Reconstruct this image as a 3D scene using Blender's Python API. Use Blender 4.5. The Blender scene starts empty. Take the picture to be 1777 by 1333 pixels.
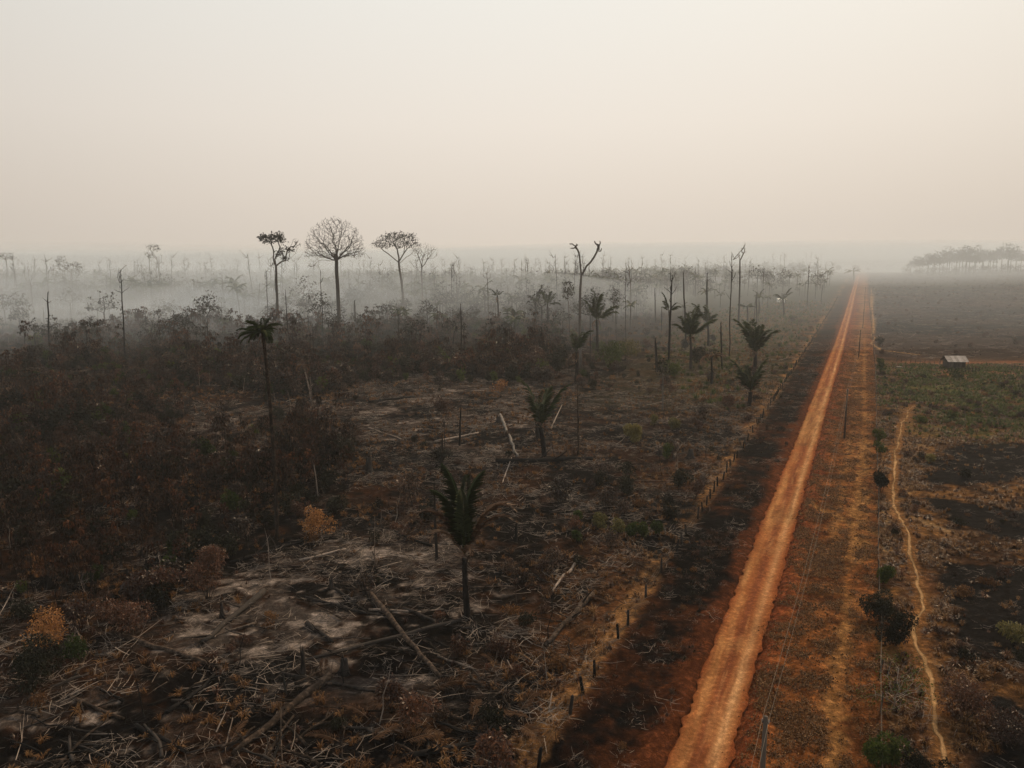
import bpy, math, random
import numpy as np
from mathutils import Vector, Matrix, Euler

# ------------------------------------------------------------------ camera
F_PX = 1384.0
PITCH = math.atan((666.5 - 455.0) / F_PX)
CAM_H = 30.0
SC = bpy.context.scene
COL = SC.collection
cam_d = bpy.data.cameras.new("camera")
cam_d.sensor_width = 36.0
cam_d.lens = F_PX / 1777.0 * 36.0
cam_d.clip_start = 0.5
cam_d.clip_end = 40000.0
cam = bpy.data.objects.new("camera", cam_d)
COL.objects.link(cam)
cam.location = (0, 0, CAM_H)
cam.rotation_euler = (math.pi / 2 - PITCH, 0, 0)
SC.camera = cam

# ------------------------------------------------------------------ world, sun, exposure
SUN_EL, SUN_AZ = math.radians(38), math.radians(34)      # ahead and to the right of the view
world = bpy.data.worlds.new("World")
SC.world = world
world.use_nodes = True
wn = world.node_tree
wn.nodes.clear()
out = wn.nodes.new("ShaderNodeOutputWorld")
bg = wn.nodes.new("ShaderNodeBackground")
bg.inputs[1].default_value = 0.1
sky = wn.nodes.new("ShaderNodeTexSky")
sky.sky_type = 'NISHITA'
sky.sun_disc = False
sky.sun_elevation = SUN_EL
sky.sun_rotation = SUN_AZ
sky.dust_density = 8.0
sky.air_density = 1.5
geo = wn.nodes.new("ShaderNodeTexCoord")
sep = wn.nodes.new("ShaderNodeSeparateXYZ")
ramp = wn.nodes.new("ShaderNodeValToRGB")                 # smoke veil: colour over height above the horizon
mixw = wn.nodes.new("ShaderNodeMixRGB")
mixw.inputs[0].default_value = 0.95
wn.links.new(geo.outputs['Generated'], sep.inputs[0])
wn.links.new(sep.outputs[2], ramp.inputs[0])
els = ramp.color_ramp.elements
stops = [(0.0, (.71, .625, .545)), (.07, (.765, .68, .595)), (.16, (.82, .75, .67)), (.30, (.82, .795, .735)), (.6, (.76, .76, .735)), (1.0, (.70, .71, .70))]
els[0].position, els[1].position = stops[0][0], stops[-1][0]
els[0].color = stops[0][1] + (1,)
els[1].color = stops[-1][1] + (1,)
for pz, c in stops[1:-1]:
    e = els.new(pz)
    e.color = c + (1,)
# broad soft glow of the veiled sun, falling off away from its direction
dot = wn.nodes.new("ShaderNodeVectorMath"); dot.operation = 'DOT_PRODUCT'
GAZ, GEL = math.radians(2), math.radians(20)
dot.inputs[1].default_value = (math.sin(GAZ) * math.cos(GEL), math.cos(GAZ) * math.cos(GEL), math.sin(GEL))
wn.links.new(geo.outputs['Generated'], dot.inputs[0])
mr = wn.nodes.new("ShaderNodeMapRange")
mr.inputs[1].default_value = 0.70; mr.inputs[2].default_value = 1.0
mr.inputs[3].default_value = 8.0; mr.inputs[4].default_value = 10.7
wn.links.new(dot.outputs['Value'], mr.inputs[0])
sc10 = wn.nodes.new("ShaderNodeVectorMath"); sc10.operation = 'SCALE'
wn.links.new(ramp.outputs[0], sc10.inputs[0]); wn.links.new(mr.outputs[0], sc10.inputs['Scale'])
wn.links.new(sky.outputs[0], mixw.inputs[1])
wn.links.new(sc10.outputs[0], mixw.inputs[2])
wn.links.new(mixw.outputs[0], bg.inputs[0])
wn.links.new(bg.outputs[0], out.inputs[0])

sun_d = bpy.data.lights.new("sun", 'SUN')
sun_d.energy = 3.6
sun_d.angle = math.radians(2.5)
sun_d.color = (1.0, .72, .44)
sun = bpy.data.objects.new("sun", sun_d)
COL.objects.link(sun)
sdir = Vector((math.sin(SUN_AZ) * math.cos(SUN_EL), math.cos(SUN_AZ) * math.cos(SUN_EL), math.sin(SUN_EL)))
sun.rotation_euler = (-sdir).to_track_quat('-Z', 'Y').to_euler()
sun.location = (60, 60, 300)
SC.view_settings.view_transform = 'Standard'
SC.view_settings.look = 'None'
SC.view_settings.exposure = 0.0
SC.view_settings.gamma = 1.0
SC.view_settings.use_curve_mapping = False
SC.cycles.use_denoising = True
SC.cycles.denoiser = 'OPENIMAGEDENOISE'
SC.cycles.denoising_input_passes = 'RGB_ALBEDO_NORMAL'
SC.cycles.denoising_prefilter = 'ACCURATE'
SC.cycles.use_adaptive_sampling = False
SC.cycles.max_bounces = 4
SC.cycles.diffuse_bounces = 2
SC.cycles.transparent_max_bounces = 6
SC.cycles.volume_bounces = 3
SC.cycles.sample_clamp_indirect = 4
HAZE_D, HAZE_COL, HAZE_G = 0.00018, (.90, .95, .985), 0.2

# ------------------------------------------------------------------ numpy noise
def _h(ix, iy, seed):
    n = (ix.astype(np.int64) * 374761393 + iy.astype(np.int64) * 668265263 + seed * 1442695041) & 0xFFFFFFFF
    n = ((n ^ (n >> 13)) * 1274126177) & 0xFFFFFFFF
    return ((n ^ (n >> 16)) & 0xFFFF) / 65535.0
def vn(x, y, seed=0):
    ix, iy = np.floor(x), np.floor(y)
    fx, fy = x - ix, y - iy
    fx, fy = fx * fx * (3 - 2 * fx), fy * fy * (3 - 2 * fy)
    a, b = _h(ix, iy, seed), _h(ix + 1, iy, seed)
    c, d = _h(ix, iy + 1, seed), _h(ix + 1, iy + 1, seed)
    return (a * (1 - fx) + b * fx) * (1 - fy) + (c * (1 - fx) + d * fx) * fy
def fbm(x, y, size, seed=0, o=4):
    x, y = np.asarray(x, float) / size, np.asarray(y, float) / size
    r, amp, tot = 0, 1.0, 0
    for k in range(o):
        r = r + amp * vn(x * 2 ** k + 17.3 * k, y * 2 ** k - 9.1 * k, seed + k)
        tot += amp
        amp *= .55
    return r / tot
def ss(a, b, x):
    t = np.clip((x - a) / (b - a), 0, 1)
    return t * t * (3 - 2 * t)

# ------------------------------------------------------------------ land: road frame, height, pixel <-> ground
AZ = math.radians(23.594)
DX, DY = math.sin(AZ), math.cos(AZ)
def to_st(x, y):
    return x * DX + y * DY, x * DY - y * DX
def to_xy(s, t):
    return s * DX + t * DY, s * DY - t * DX
def height(x, y):
    x, y = np.asarray(x, float), np.asarray(y, float)
    s, t = to_st(x, y)
    rise = ss(260, 1250, s) * (1 - ss(1500, 2300, s))
    w = 12 + 12 * ss(0, 420, t) - 12 * ss(0, 420, -t)
    far = 28 * ss(1700, 2500, y) * (1 - ss(3000, 4200, y)) * (0.40 + 0.5 * ss(500, -900, x)) * (.55 + .9 * fbm(x, y, 420, 9, 3))
    und = (fbm(x, y, 130, 5) - .5) * 3.0 * ss(260, 700, s)
    return rise * w + far + und
def road_c(s):
    return -7.55 + 0.95 * np.clip(np.asarray(s, float) / 300.0, 0, 1)
def hgt(x, y):
    return float(height(x, y))
cp_, sp_ = math.cos(PITCH), math.sin(PITCH)
def ray(u, v):
    a, b = (u - 888.5) / F_PX, (666.5 - v) / F_PX
    return Vector((a, cp_ + b * sp_, -sp_ + b * cp_))
def G(u, v):
    """the point of the land seen at a pixel of the photograph"""
    d = ray(u, v)
    y = 30.0
    while y < 6000:
        k = y / d.y
        if CAM_H + d.z * k < hgt(d.x * k, y):
            break
        y *= 1.01
    lo, hi = y / 1.01, y
    for _ in range(14):
        m = (lo + hi) / 2
        k = m / d.y
        if CAM_H + d.z * k < hgt(d.x * k, m): hi = m
        else: lo = m
    k = hi / d.y
    return Vector((d.x * k, hi, hgt(d.x * k, hi)))
def AT(u, v, Y):
    d = ray(u, v)
    k = Y / d.y
    return Vector((d.x * k, Y, CAM_H + d.z * k))
def proj(x, y, z=None):
    x, y = np.asarray(x, float), np.asarray(y, float)
    z = height(x, y) if z is None else z
    dz = z - CAM_H
    fw = y * cp_ - dz * sp_
    up = y * sp_ + dz * cp_
    fw = np.maximum(fw, 1e-3)
    return 888.5 + F_PX * x / fw, 666.5 - F_PX * up / fw
def inpoly(u, v, poly):
    ins = np.zeros(np.shape(u), bool)
    n = len(poly)
    for i in range(n):
        x0, y0 = poly[i]; x1, y1 = poly[(i + 1) % n]
        if y0 == y1: continue
        c = ((v > min(y0, y1)) & (v <= max(y0, y1))) & (u < (v - y0) * (x1 - x0) / (y1 - y0) + x0)
        ins ^= c
    return ins
def ground_poly(px):
    return [(p.x, p.y) for p in (G(u, v) for u, v in px)]
def pdist(x, y, line):
    best = np.full(np.shape(x), 1e9)
    for (x0, y0), (x1, y1) in zip(line[:-1], line[1:]):
        dx, dy = x1 - x0, y1 - y0
        l2 = dx * dx + dy * dy + 1e-9
        k = np.clip(((x - x0) * dx + (y - y0) * dy) / l2, 0, 1)
        best = np.minimum(best, np.hypot(x - x0 - k * dx, y - y0 - k * dy))
    return best

# ------------------------------------------------------------------ materials
def new_mat(name):
    m = bpy.data.materials.new(name)
    m.use_nodes = True
    return m, m.node_tree, m.node_tree.nodes["Principled BSDF"]
def nd(nt, typ, **kw):
    n = nt.nodes.new(typ)
    for k, v in kw.items():
        if k.startswith('i_'): n.inputs[k[2:].replace('_', ' ')].default_value = v
        else: setattr(n, k, v)
    return n
def noise(nt, scale, detail=4, rough=.6, vec=None):
    n = nd(nt, "ShaderNodeTexNoise")
    n.inputs['Scale'].default_value = scale; n.inputs['Detail'].default_value = detail; n.inputs['Roughness'].default_value = rough
    if vec is not None: nt.links.new(vec, n.inputs['Vector'])
    return n
def cramp(nt, fac, stops, interp='LINEAR'):
    r = nd(nt, "ShaderNodeValToRGB")
    r.color_ramp.interpolation = interp
    e = r.color_ramp.elements
    e[0].position, e[0].color = stops[0][0], tuple(stops[0][1]) + (1,)
    e[1].position, e[1].color = stops[-1][0], tuple(stops[-1][1]) + (1,)
    for p_, c in stops[1:-1]:
        k = e.new(p_); k.color = tuple(c) + (1,)
    nt.links.new(fac, r.inputs[0])
    return r.outputs[0]
def mulc(nt, a, b, mode='MULTIPLY', fac=1.0):
    m = nd(nt, "ShaderNodeMixRGB", blend_type=mode)
    m.inputs[0].default_value = fac
    nt.links.new(a, m.inputs[1]); nt.links.new(b, m.inputs[2])
    return m.outputs[0]
def bump(nt, bsdf, h, strength, dist):
    b = nd(nt, "ShaderNodeBump")
    b.inputs['Strength'].default_value = strength; b.inputs['Distance'].default_value = dist
    nt.links.new(h, b.inputs['Height']); nt.links.new(b.outputs[0], bsdf.inputs['Normal'])
def mat_ground(name, fine, lo, hi, bd, rough=.95):
    m, nt, b = new_mat(name)
    tc = nd(nt, "ShaderNodeTexCoord")
    at = nd(nt, "ShaderNodeAttribute", attribute_name="Col")
    n1 = noise(nt, fine, 8, .72, tc.outputs['Object'])
    n2 = noise(nt, fine * 6, 5, .7, tc.outputs['Object'])
    n3 = noise(nt, fine * .12, 5, .6, tc.outputs['Object'])
    g1 = cramp(nt, n1.outputs[0], [(.33, (lo,) * 3), (.52, (.8,) * 3), (.68, (hi,) * 3)])
    g2 = cramp(nt, n2.outputs[0], [(.3, (.55,) * 3), (.7, (1.4,) * 3)])
    g3 = cramp(nt, n3.outputs[0], [(.3, (.75,) * 3), (.7, (1.2,) * 3)])
    c = mulc(nt, at.outputs['Color'], g1); c = mulc(nt, c, g2); c = mulc(nt, c, g3)
    nt.links.new(c, b.inputs['Base Color'])
    b.inputs['Roughness'].default_value = rough
    b.inputs['Specular IOR Level'].default_value = .01
    bump(nt, b, mulc(nt, n1.outputs[0], n2.outputs[0], 'ADD', .5), .9, bd)
    return m
def mat_simple(name, cols, scale=3.0, rough=.85, bd=.03, spec=.2, stretch=None, rnd=.5):
    """cols: ramp of the thing's own colours, mixed by noise and by a random value per object"""
    m, nt, b = new_mat(name)
    tc = nd(nt, "ShaderNodeTexCoord")
    vec = tc.outputs['Object']
    if stretch:
        mp = nd(nt, "ShaderNodeMapping"); mp.inputs['Scale'].default_value = stretch
        nt.links.new(vec, mp.inputs['Vector']); vec = mp.outputs[0]
    n = noise(nt, scale, 6, .65, vec)
    oi = nd(nt, "ShaderNodeObjectInfo")
    ma = nd(nt, "ShaderNodeMath", operation='MULTIPLY_ADD')
    nt.links.new(oi.outputs['Random'], ma.inputs[0]); ma.inputs[1].default_value = rnd; nt.links.new(n.outputs[0], ma.inputs[2])
    sb = nd(nt, "ShaderNodeMath", operation='SUBTRACT'); nt.links.new(ma.outputs[0], sb.inputs[0]); sb.inputs[1].default_value = rnd / 2
    k = len(cols)
    c = cramp(nt, sb.outputs[0], [(.28 + .44 * i / max(1, k - 1), cols[i]) for i in range(k)])
    nt.links.new(c, b.inputs['Base Color'])
    b.inputs['Roughness'].default_value = rough
    b.inputs['Specular IOR Level'].default_value = spec
    if bd: bump(nt, b, n.outputs[0], .8, bd)
    return m
def mat_leaf(name, cols, rough=.5, trans=.25, spec=.4, rnd=.5):
    m, nt, b = new_mat(name)
    g = nd(nt, "ShaderNodeNewGeometry")
    oi = nd(nt, "ShaderNodeObjectInfo")
    ma = nd(nt, "ShaderNodeMath", operation='MULTIPLY_ADD')
    nt.links.new(oi.outputs['Random'], ma.inputs[0]); ma.inputs[1].default_value = rnd
    m2 = nd(nt, "ShaderNodeMath", operation='MULTIPLY'); nt.links.new(g.outputs['Random Per Island'], m2.inputs[0]); m2.inputs[1].default_value = 1 - rnd
    nt.links.new(m2.outputs[0], ma.inputs[2])
    k = len(cols)
    c = cramp(nt, ma.outputs[0], [(.05 + .9 * i / max(1, k - 1), cols[i]) for i in range(k)])
    nt.links.new(c, b.inputs['Base Color'])
    b.inputs['Roughness'].default_value = rough
    b.inputs['Specular IOR Level'].default_value = spec
    tr = nd(nt, "ShaderNodeBsdfTranslucent"); nt.links.new(c, tr.inputs[0])
    mx = nd(nt, "ShaderNodeMixShader"); mx.inputs[0].default_value = trans
    nt.links.new(b.outputs[0], mx.inputs[1]); nt.links.new(tr.outputs[0], mx.inputs[2])
    nt.links.new(mx.outputs[0], nt.nodes["Material Output"].inputs[0])
    return m
M = dict(
    ground=mat_ground("burned_ground", 1.6, .35, 1.9, .25),
    road=mat_ground("laterite", 2.6, .55, 1.35, .06),
    path=mat_ground("sandy_path", 2.5, .7, 1.3, .05),
    bark=mat_simple("grey_bark", [(.035, .03, .027), (.075, .065, .058), (.13, .115, .10)], 2.0, stretch=(1, 1, .25)),
    char=mat_simple("charred_wood", [(.006, .006, .006), (.014, .012, .011), (.04, .034, .03)], 3.0, rough=.85, spec=.06, stretch=(1, 1, .3)),
    log=mat_simple("half_burned_log", [(.006, .005, .005), (.014, .011, .009), (.032, .023, .017), (.09, .065, .05)], 2.5, rough=.9, spec=.06, rnd=.25),
    pale=mat_simple("ash_pale_wood", [(.03, .022, .017), (.12, .09, .07), (.26, .21, .175)], 3.0, rough=.8),
    stick=mat_simple("sticks", [(.006, .005, .005), (.012, .009, .008), (.028, .019, .013), (.075, .054, .04), (.24, .195, .16)], .6, rough=.8, rnd=1.2, bd=0),
    straw=mat_leaf("dead_straw", [(.03, .013, .005), (.08, .034, .011), (.17, .083, .028), (.27, .15, .06)], .6, .25, .2),
    rust=mat_leaf("rust_leaves", [(.012, .005, .003), (.03, .011, .005), (.06, .022, .009), (.16, .066, .03)], .45, .3, .4),
    brown=mat_leaf("scorched_leaves", [(.006, .004, .003), (.016, .009, .006), (.036, .019, .011), (.17, .10, .062)], .42, .2, .3, .35),
    dark=mat_leaf("sooty_leaves", [(.005, .006, .004), (.011, .012, .008), (.02, .021, .013), (.045, .042, .028)], .7, .15, .06),
    green=mat_leaf("green_leaves", [(.012, .02, .006), (.026, .042, .010), (.055, .078, .016), (.11, .115, .026)], .65, .35, .08),
    olive=mat_leaf("olive_leaves", [(.05, .045, .014), (.10, .09, .025), (.17, .14, .04), (.24, .19, .06)], .55, .3, .3),
    orange=mat_leaf("withered_orange_leaves", [(.10, .04, .012), (.22, .09, .025), (.36, .17, .05), (.45, .26, .09)], .55, .3, .3),
    palmg=mat_leaf("palm_green", [(.014, .022, .010), (.024, .038, .014), (.04, .055, .02), (.06, .075, .03)], .6, .15, .10),
    palmd=mat_leaf("palm_dead", [(.04, .022, .012), (.09, .048, .026), (.16, .09, .05), (.25, .15, .085)], .55, .25, .3),
    tin=mat_simple("weathered_roof_sheet", [(.16, .14, .13), (.26, .235, .22), (.34, .31, .29)], 1.5, rough=.6),
    plank=mat_simple("old_planks", [(.02, .017, .015), (.05, .042, .036), (.09, .075, .062)], 2.0),
    pole=mat_simple("pole_wood", [(.022, .017, .014), (.05, .038, .03), (.09, .07, .055)], 1.5, stretch=(1, 1, .1)),
    wire=mat_simple("wire_metal", [(.05, .04, .03), (.09, .07, .05)], 1.0, rough=.5, bd=0),
    white=mat_simple("white_sheet", [(.62, .61, .58), (.78, .77, .74)], 1.0, rough=.6),
)

# ------------------------------------------------------------------ mesh builder
class MB:
    def __init__(s): s.v, s.f, s.m = [], [], []
    def face(s, pts, mi=0):
        n = len(s.v); s.v.extend([tuple(p) for p in pts]); s.f.append(tuple(range(n, n + len(pts)))); s.m.append(mi)
    def tube(s, pts, rad, sides=5, mi=0, cap=True):
        pts = [Vector(p) for p in pts]
        n0 = len(s.v)
        prev = None
        for i, p in enumerate(pts):
            d = (pts[min(i + 1, len(pts) - 1)] - pts[max(i - 1, 0)])
            d = d.normalized() if d.length > 1e-9 else Vector((0, 0, 1))
            if prev is None:
                a = d.orthogonal().normalized()
            else:
                a = prev - d * prev.dot(d)
                a = a.normalized() if a.length > 1e-6 else d.orthogonal().normalized()
            prev = a
            b = d.cross(a)
            for k in range(sides):
                q = 2 * math.pi * k / sides
                s.v.append(tuple(p + (a * math.cos(q) + b * math.sin(q)) * rad[i]))
        for i in range(len(pts) - 1):
            for k in range(sides):
                k2 = (k + 1) % sides
                s.f.append((n0 + i * sides + k, n0 + i * sides + k2, n0 + (i + 1) * sides + k2, n0 + (i + 1) * sides + k)); s.m.append(mi)
        if cap:
            s.f.append(tuple(n0 + k for k in reversed(range(sides)))); s.m.append(mi)
            n1 = n0 + (len(pts) - 1) * sides
            s.f.append(tuple(n1 + k for k in range(sides))); s.m.append(mi)
    def leaf(s, p, d, L, W, droop=.3, mi=0, roll=None):
        """a leaf of two halves with a kinked, drooping tip"""
        p, d = Vector(p), Vector(d).normalized()
        side = d.cross(Vector((0, 0, 1)))
        side = side.normalized() if side.length > .05 else Vector((1, 0, 0))
        if roll: side = Matrix.Rotation(roll, 3, d) @ side
        m = p + d * L * .5
        t = p + d * L * (1 - droop * .3) + Vector((0, 0, -droop * L * .7))
        n = len(s.v)
        s.v.extend([tuple(p), tuple(m + side * W / 2), tuple(t), tuple(m - side * W / 2)])
        s.f.extend([(n, n + 1, n + 2), (n, n + 2, n + 3)]); s.m.extend([mi, mi])
    def box(s, c, sx, sy, sz, mi=0, R=None):
        c = Vector(c); n = len(s.v)
        for dx in (-1, 1):
            for dy in (-1, 1):
                for dz in (-1, 1):
                    q = Vector((dx * sx / 2, dy * sy / 2, dz * sz / 2))
                    s.v.append(tuple(c + (R @ q if R else q)))
        for q in ((0, 1, 3, 2), (4, 6, 7, 5), (0, 4, 5, 1), (2, 3, 7, 6), (0, 2, 6, 4), (1, 5, 7, 3)):
            s.f.append(tuple(n + k for k in q)); s.m.append(mi)
    def mesh(s, name, mats, smooth=False):
        me = bpy.data.meshes.new(name)
        me.from_pydata(s.v, [], s.f)
        for m in (mats if isinstance(mats, (list, tuple)) else [mats]): me.materials.append(M[m] if isinstance(m, str) else m)
        if len(s.m) and max(s.m) > 0: me.polygons.foreach_set('material_index', s.m)
        if smooth: me.polygons.foreach_set('use_smooth', [True] * len(s.f))
        me.update()
        return me
def obj(name, me, parent=None, loc=None, rot=None, scl=None):
    o = bpy.data.objects.new(name, me)
    COL.objects.link(o)
    if parent is not None: o.parent = parent
    if loc is not None: o.location = loc
    if rot is not None: o.rotation_euler = rot
    if scl is not None: o.scale = (scl,) * 3 if isinstance(scl, (int, float)) else scl
    return o
def tag(o, label=None, cat=None, group=None, kind=None):
    if label: o['label'] = label
    if cat: o['category'] = cat
    if group: o['group'] = group
    if kind: o['kind'] = kind
    return o
def thing(name, loc, label, cat, group=None, rz=0):
    o = obj(name, None, loc=loc, rot=(0, 0, rz))
    o.empty_display_size = .5
    return tag(o, label, cat, group)

# ------------------------------------------------------------------ colour zones of the land
ROADPATH_PX = [(1587, 703), (1574, 715), (1575, 722), (1564, 734), (1564, 745), (1560, 761), (1558, 774), (1552, 785), (1554, 800), (1552, 828), (1550, 855), (1551, 876),
               (1558, 891), (1568, 909), (1578, 932), (1580, 962), (1590, 992), (1598, 1027), (1603, 1057), (1590, 1073), (1585, 1099), (1590, 1122), (1604, 1144),
               (1612, 1170), (1622, 1206), (1619, 1235), (1625, 1264), (1637, 1294), (1635, 1333), (1640, 1420), (1650, 1560)]
UPPATH_PX = [(1512, 500), (1513, 530), (1517, 573), (1512, 582), (1519, 587), (1511, 596), (1528, 607), (1553, 611), (1596, 616)]
BRANCH_PX = [[(1551, 876), (1575, 850), (1590, 842)], [(1564, 761), (1585, 768), (1612, 778)], [(1558, 891), (1600, 905), (1660, 925)], [(1604, 1144), (1640, 1165)],
             [(1550, 870), (1535, 880), (1537, 930), (1540, 955)]]
ZW = {}
for nm, px in dict(
    thicket=[(-500, 1050), (0, 1040), (150, 1075), (260, 1035), (400, 985), (520, 925), (585, 850), (600, 770), (520, 735), (420, 760), (340, 745), (330, 705), (420, 690), (560, 690), (640, 660), (560, 636), (0, 660), (-500, 700)],
    band=[(90, 640), (60, 600), (240, 574), (560, 574), (900, 574), (960, 590), (980, 640), (900, 660), (560, 662), (300, 660)],
    clear1=[(230, 1130), (400, 990), (560, 930), (820, 940), (860, 1080), (800, 1200), (600, 1210), (380, 1170)],
    clear2=[(560, 690), (640, 650), (900, 640), (980, 700), (960, 790), (760, 800), (600, 790)],
    clear3=[(330, 710), (480, 720), (480, 760), (340, 760)],
    corner=[(0, 1215), (200, 1200), (420, 1333), (300, 1400), (-200, 1420), (-200, 1260)],
    greenr=[(1530, 650), (1560, 632), (1900, 640), (2100, 700), (1900, 760), (1620, 750), (1600, 700), (1540, 700)],
    burn1=[(1590, 800), (1680, 765), (1950, 775), (1950, 830), (1690, 850), (1605, 835)],
    burn2=[(1590, 862), (1660, 868), (1800, 885), (1950, 900), (1950, 970), (1720, 935), (1640, 905)],
    burn3=[(1605, 960), (1700, 975), (1950, 985), (1950, 1190), (1720, 1160), (1640, 1125), (1610, 1060)],
    burn4=[(1650, 1160), (1950, 1200), (1950, 1500), (1700, 1500), (1660, 1300)],
    open=[(1080, 700), (1150, 600), (1240, 540), (1340, 524), (1440, 520), (1380, 600), (1310, 700)],
).items():
    ZW[nm] = ground_poly(px)
PATH_W = [(q.x, q.y) for q in (G(*a) for a in ROADPATH_PX)]
UP_W = [(q.x, q.y) for q in (G(*a) for a in UPPATH_PX)]
BR_W = [[(q.x, q.y) for q in (G(*a) for a in b)] for b in BRANCH_PX]
def soft(x, y, nm, w):
    ins = inpoly(x, y, ZW[nm])
    d = pdist(x, y, ZW[nm] + ZW[nm][:1])
    return ss(-w, w, np.where(ins, d, -d))
def fence_t(s): return -16.2 - .35 * np.clip(np.asarray(s, float) / 300, 0, 1)
def rfence_t(s): return 2.35 + 2.4 * np.clip(np.asarray(s, float) / 250, 0, 1)
def burnt(x, y):
    a = np.maximum.reduce([soft(x, y, 'burn1', 4), soft(x, y, 'burn2', 3), soft(x, y, 'burn3', 3), .8 * soft(x, y, 'burn4', 3)])
    n = fbm(x, y, 9, 111) * .5 + fbm(x, y, 2.2, 113) * .5
    return ss(.46, .54, a * .42 + n * .62 - .10)
C = lambda *a: np.array(a)
def land_colour(x, y):
    s, t = to_st(x, y)
    n1 = fbm(x, y, 9, 11); n2 = fbm(x, y, 2.2, 23); n3 = fbm(x, y, 30, 31, 5); n4 = fbm(x, y, .8, 47, 3)
    tj = t + (n2 - .5) * 2.0 + (n4 - .5) * .8
    def mix(a, b, k): return a + (b - a) * k[..., None]
    one = np.ones(x.shape + (3,))
    char, brown, ash = C(.0055, .0047, .0042), C(.026, .0115, .0055), C(.13, .108, .094)
    orange, red, tan = C(.17, .075, .03), C(.22, .060, .022), C(.32, .19, .085)
    # left of the fence: burned clearing
    c = mix(one * char, one * brown, ss(.44, .58, n1 * .55 + n2 * .45))
    clr = np.maximum.reduce([soft(x, y, 'clear1', 5), .8 * soft(x, y, 'clear2', 8), .6 * soft(x, y, 'clear3', 5), .9 * soft(x, y, 'corner', 3)])
    n5 = fbm(x * .55 + y * .3, y - x * .25, 1.3, 51, 4)
    c = mix(c, one * ash * .55, clr * ss(.48, .64, n2 * .6 + n4 * .4 + (n1 - .5) * .7) * .8)
    c = mix(c, one * ash * 2.3, clr * ss(.58, .70, n5 * .75 + n1 * .25) * .8)
    c = mix(c, one * ash * .9, (1 - clr) * .3 * ss(.6, .72, n2 * .6 + n4 * .4))
    nf = ss(-13, -1, t - fence_t(s)) * ss(-.04, .1, n1 - .47)
    c = mix(c, one * orange * .8, .7 * nf)
    opn = soft(x, y, 'open', 20)
    c = mix(c, mix(one * C(.05, .05, .022), one * C(.10, .065, .03), n2), .75 * opn)
    # sandy line along the fence
    dl = np.abs(tj + .9 - fence_t(s))
    c = mix(c, one * C(.24, .125, .05), (1 - ss(.5, 1.2, dl)) * ss(.43, .54, n1 * .5 + n2 * .2 + n3 * .3 + .03) * .85)
    # charred verge between fence and road
    k = ss(-.3, .5, tj - fence_t(s) - .4)
    verge = mix(one * C(.0045, .004, .0038), one * C(.042, .0155, .0065), ss(.46, .64, n1 * .45 + n2 * .35 + n4 * .2))
    c = mix(c, verge, k)
    rc = road_c(s)
    c = mix(c, one * C(.085, .027, .010), k * ss(-4.2, -2.1, tj - rc + (n1 - .5) * 2.5))
    # right verge
    k = ss(1.4, 2.6, tj - rc)
    rv = mix(one * C(.065, .023, .008), one * C(.24, .088, .027), ss(.36, .64, n2 * .45 + n4 * .25 + n1 * .3))
    rv = mix(rv, one * red * .8, 1 - ss(2.0, 4.6, tj - rc))
    tk = 0.1 + 1.75 * ss(50, 165, s)
    trk = np.maximum(.8 * (1 - ss(.1, 1.1, np.abs(tj - tk))), .6 * (1 - ss(.1, 1.0, np.abs(tj - tk + 1.9))) * ss(60, 90, s)) * ss(.25, .55, n1 * .5 + n3 * .5)
    trk = np.maximum(trk, .8 * ss(62, 85, s) * (1 - ss(150, 260, s)) * ss(-.3, 1.0, tj - tk + .6) * (1 - ss(-.7, .2, tj - rfence_t(s) + .6)) * ss(.35, .6, n1))
    cross = np.abs((s - 98) + (t - .2) * 1.2)
    trk = np.maximum(trk, .8 * (1 - ss(.4, 1.2, cross)) * ss(-5.5, -4, t))
    rv = mix(rv, one * C(.27, .14, .05), trk * ss(.3, .5, n2 + .1))
    c = mix(c, rv, k)
    # right field
    k = ss(-.2, .5, tj - rfence_t(s))
    fl = mix(one * C(.040, .020, .010), one * C(.155, .075, .026), ss(.42, .58, n2 * .6 + n1 * .4))
    u, v = proj(x, y)
    fl = mix(fl, one * C(.0095, .0085, .008), burnt(x, y) * ss(.3, 1.2, pdist(x, y, PATH_W)))
    fl = mix(fl, mix(one * C(.045, .058, .016), one * C(.12, .10, .032), n2), soft(x, y, 'greenr', 12) * ss(.34, .5, n1))
    farb = ss(222, 262, y + (n1 - .5) * 14)
    n6 = fbm(x * .35, y, 3.2, 53, 4); n7 = fbm(x * .5, y, 28, 55, 4)
    fl = mix(fl, mix(mix(one * C(.009, .008, .0085), one * C(.032, .021, .017), ss(.42, .6, n7)), one * C(.055, .040, .034), ss(.55, .72, n6 * .75 + n7 * .25)), farb)
    redr = ss(206, 214, y + (n2 - .5) * 4) * (1 - ss(238, 246, y + (n2 - .5) * 4)) * ss(8, 14, t)
    fl = mix(fl, one * C(.19, .078, .038), redr * .95 * ss(.25, .45, n1 + .1))
    br = np.minimum.reduce([pdist(x, y, b) for b in BR_W] + [pdist(x, y, UP_W)])
    fl = mix(fl, one * tan * .75, 1 - ss(.2, .9, br + (n4 - .5) * .8))
    fl = mix(fl, one * C(.24, .125, .042), .8 * (1 - ss(.1, .9, pdist(x, y, PATH_W) + (n2 - .5) * 1.6)))
    fl = mix(fl, one * orange * 1.0, .5 * (1 - ss(.6, 2.0, pdist(x, y, PATH_W) + (n2 - .5) * 2)))
    c = mix(c, fl, k)
    # far left forest floor and ridges
    c = mix(c, one * C(.03, .034, .024), ss(400, 520, y) * (1 - ss(-25, -12, t)))
    c = mix(c, one * C(.028, .034, .024), ss(1500, 1700, y))
    return np.clip(c, 0, 1)

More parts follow.
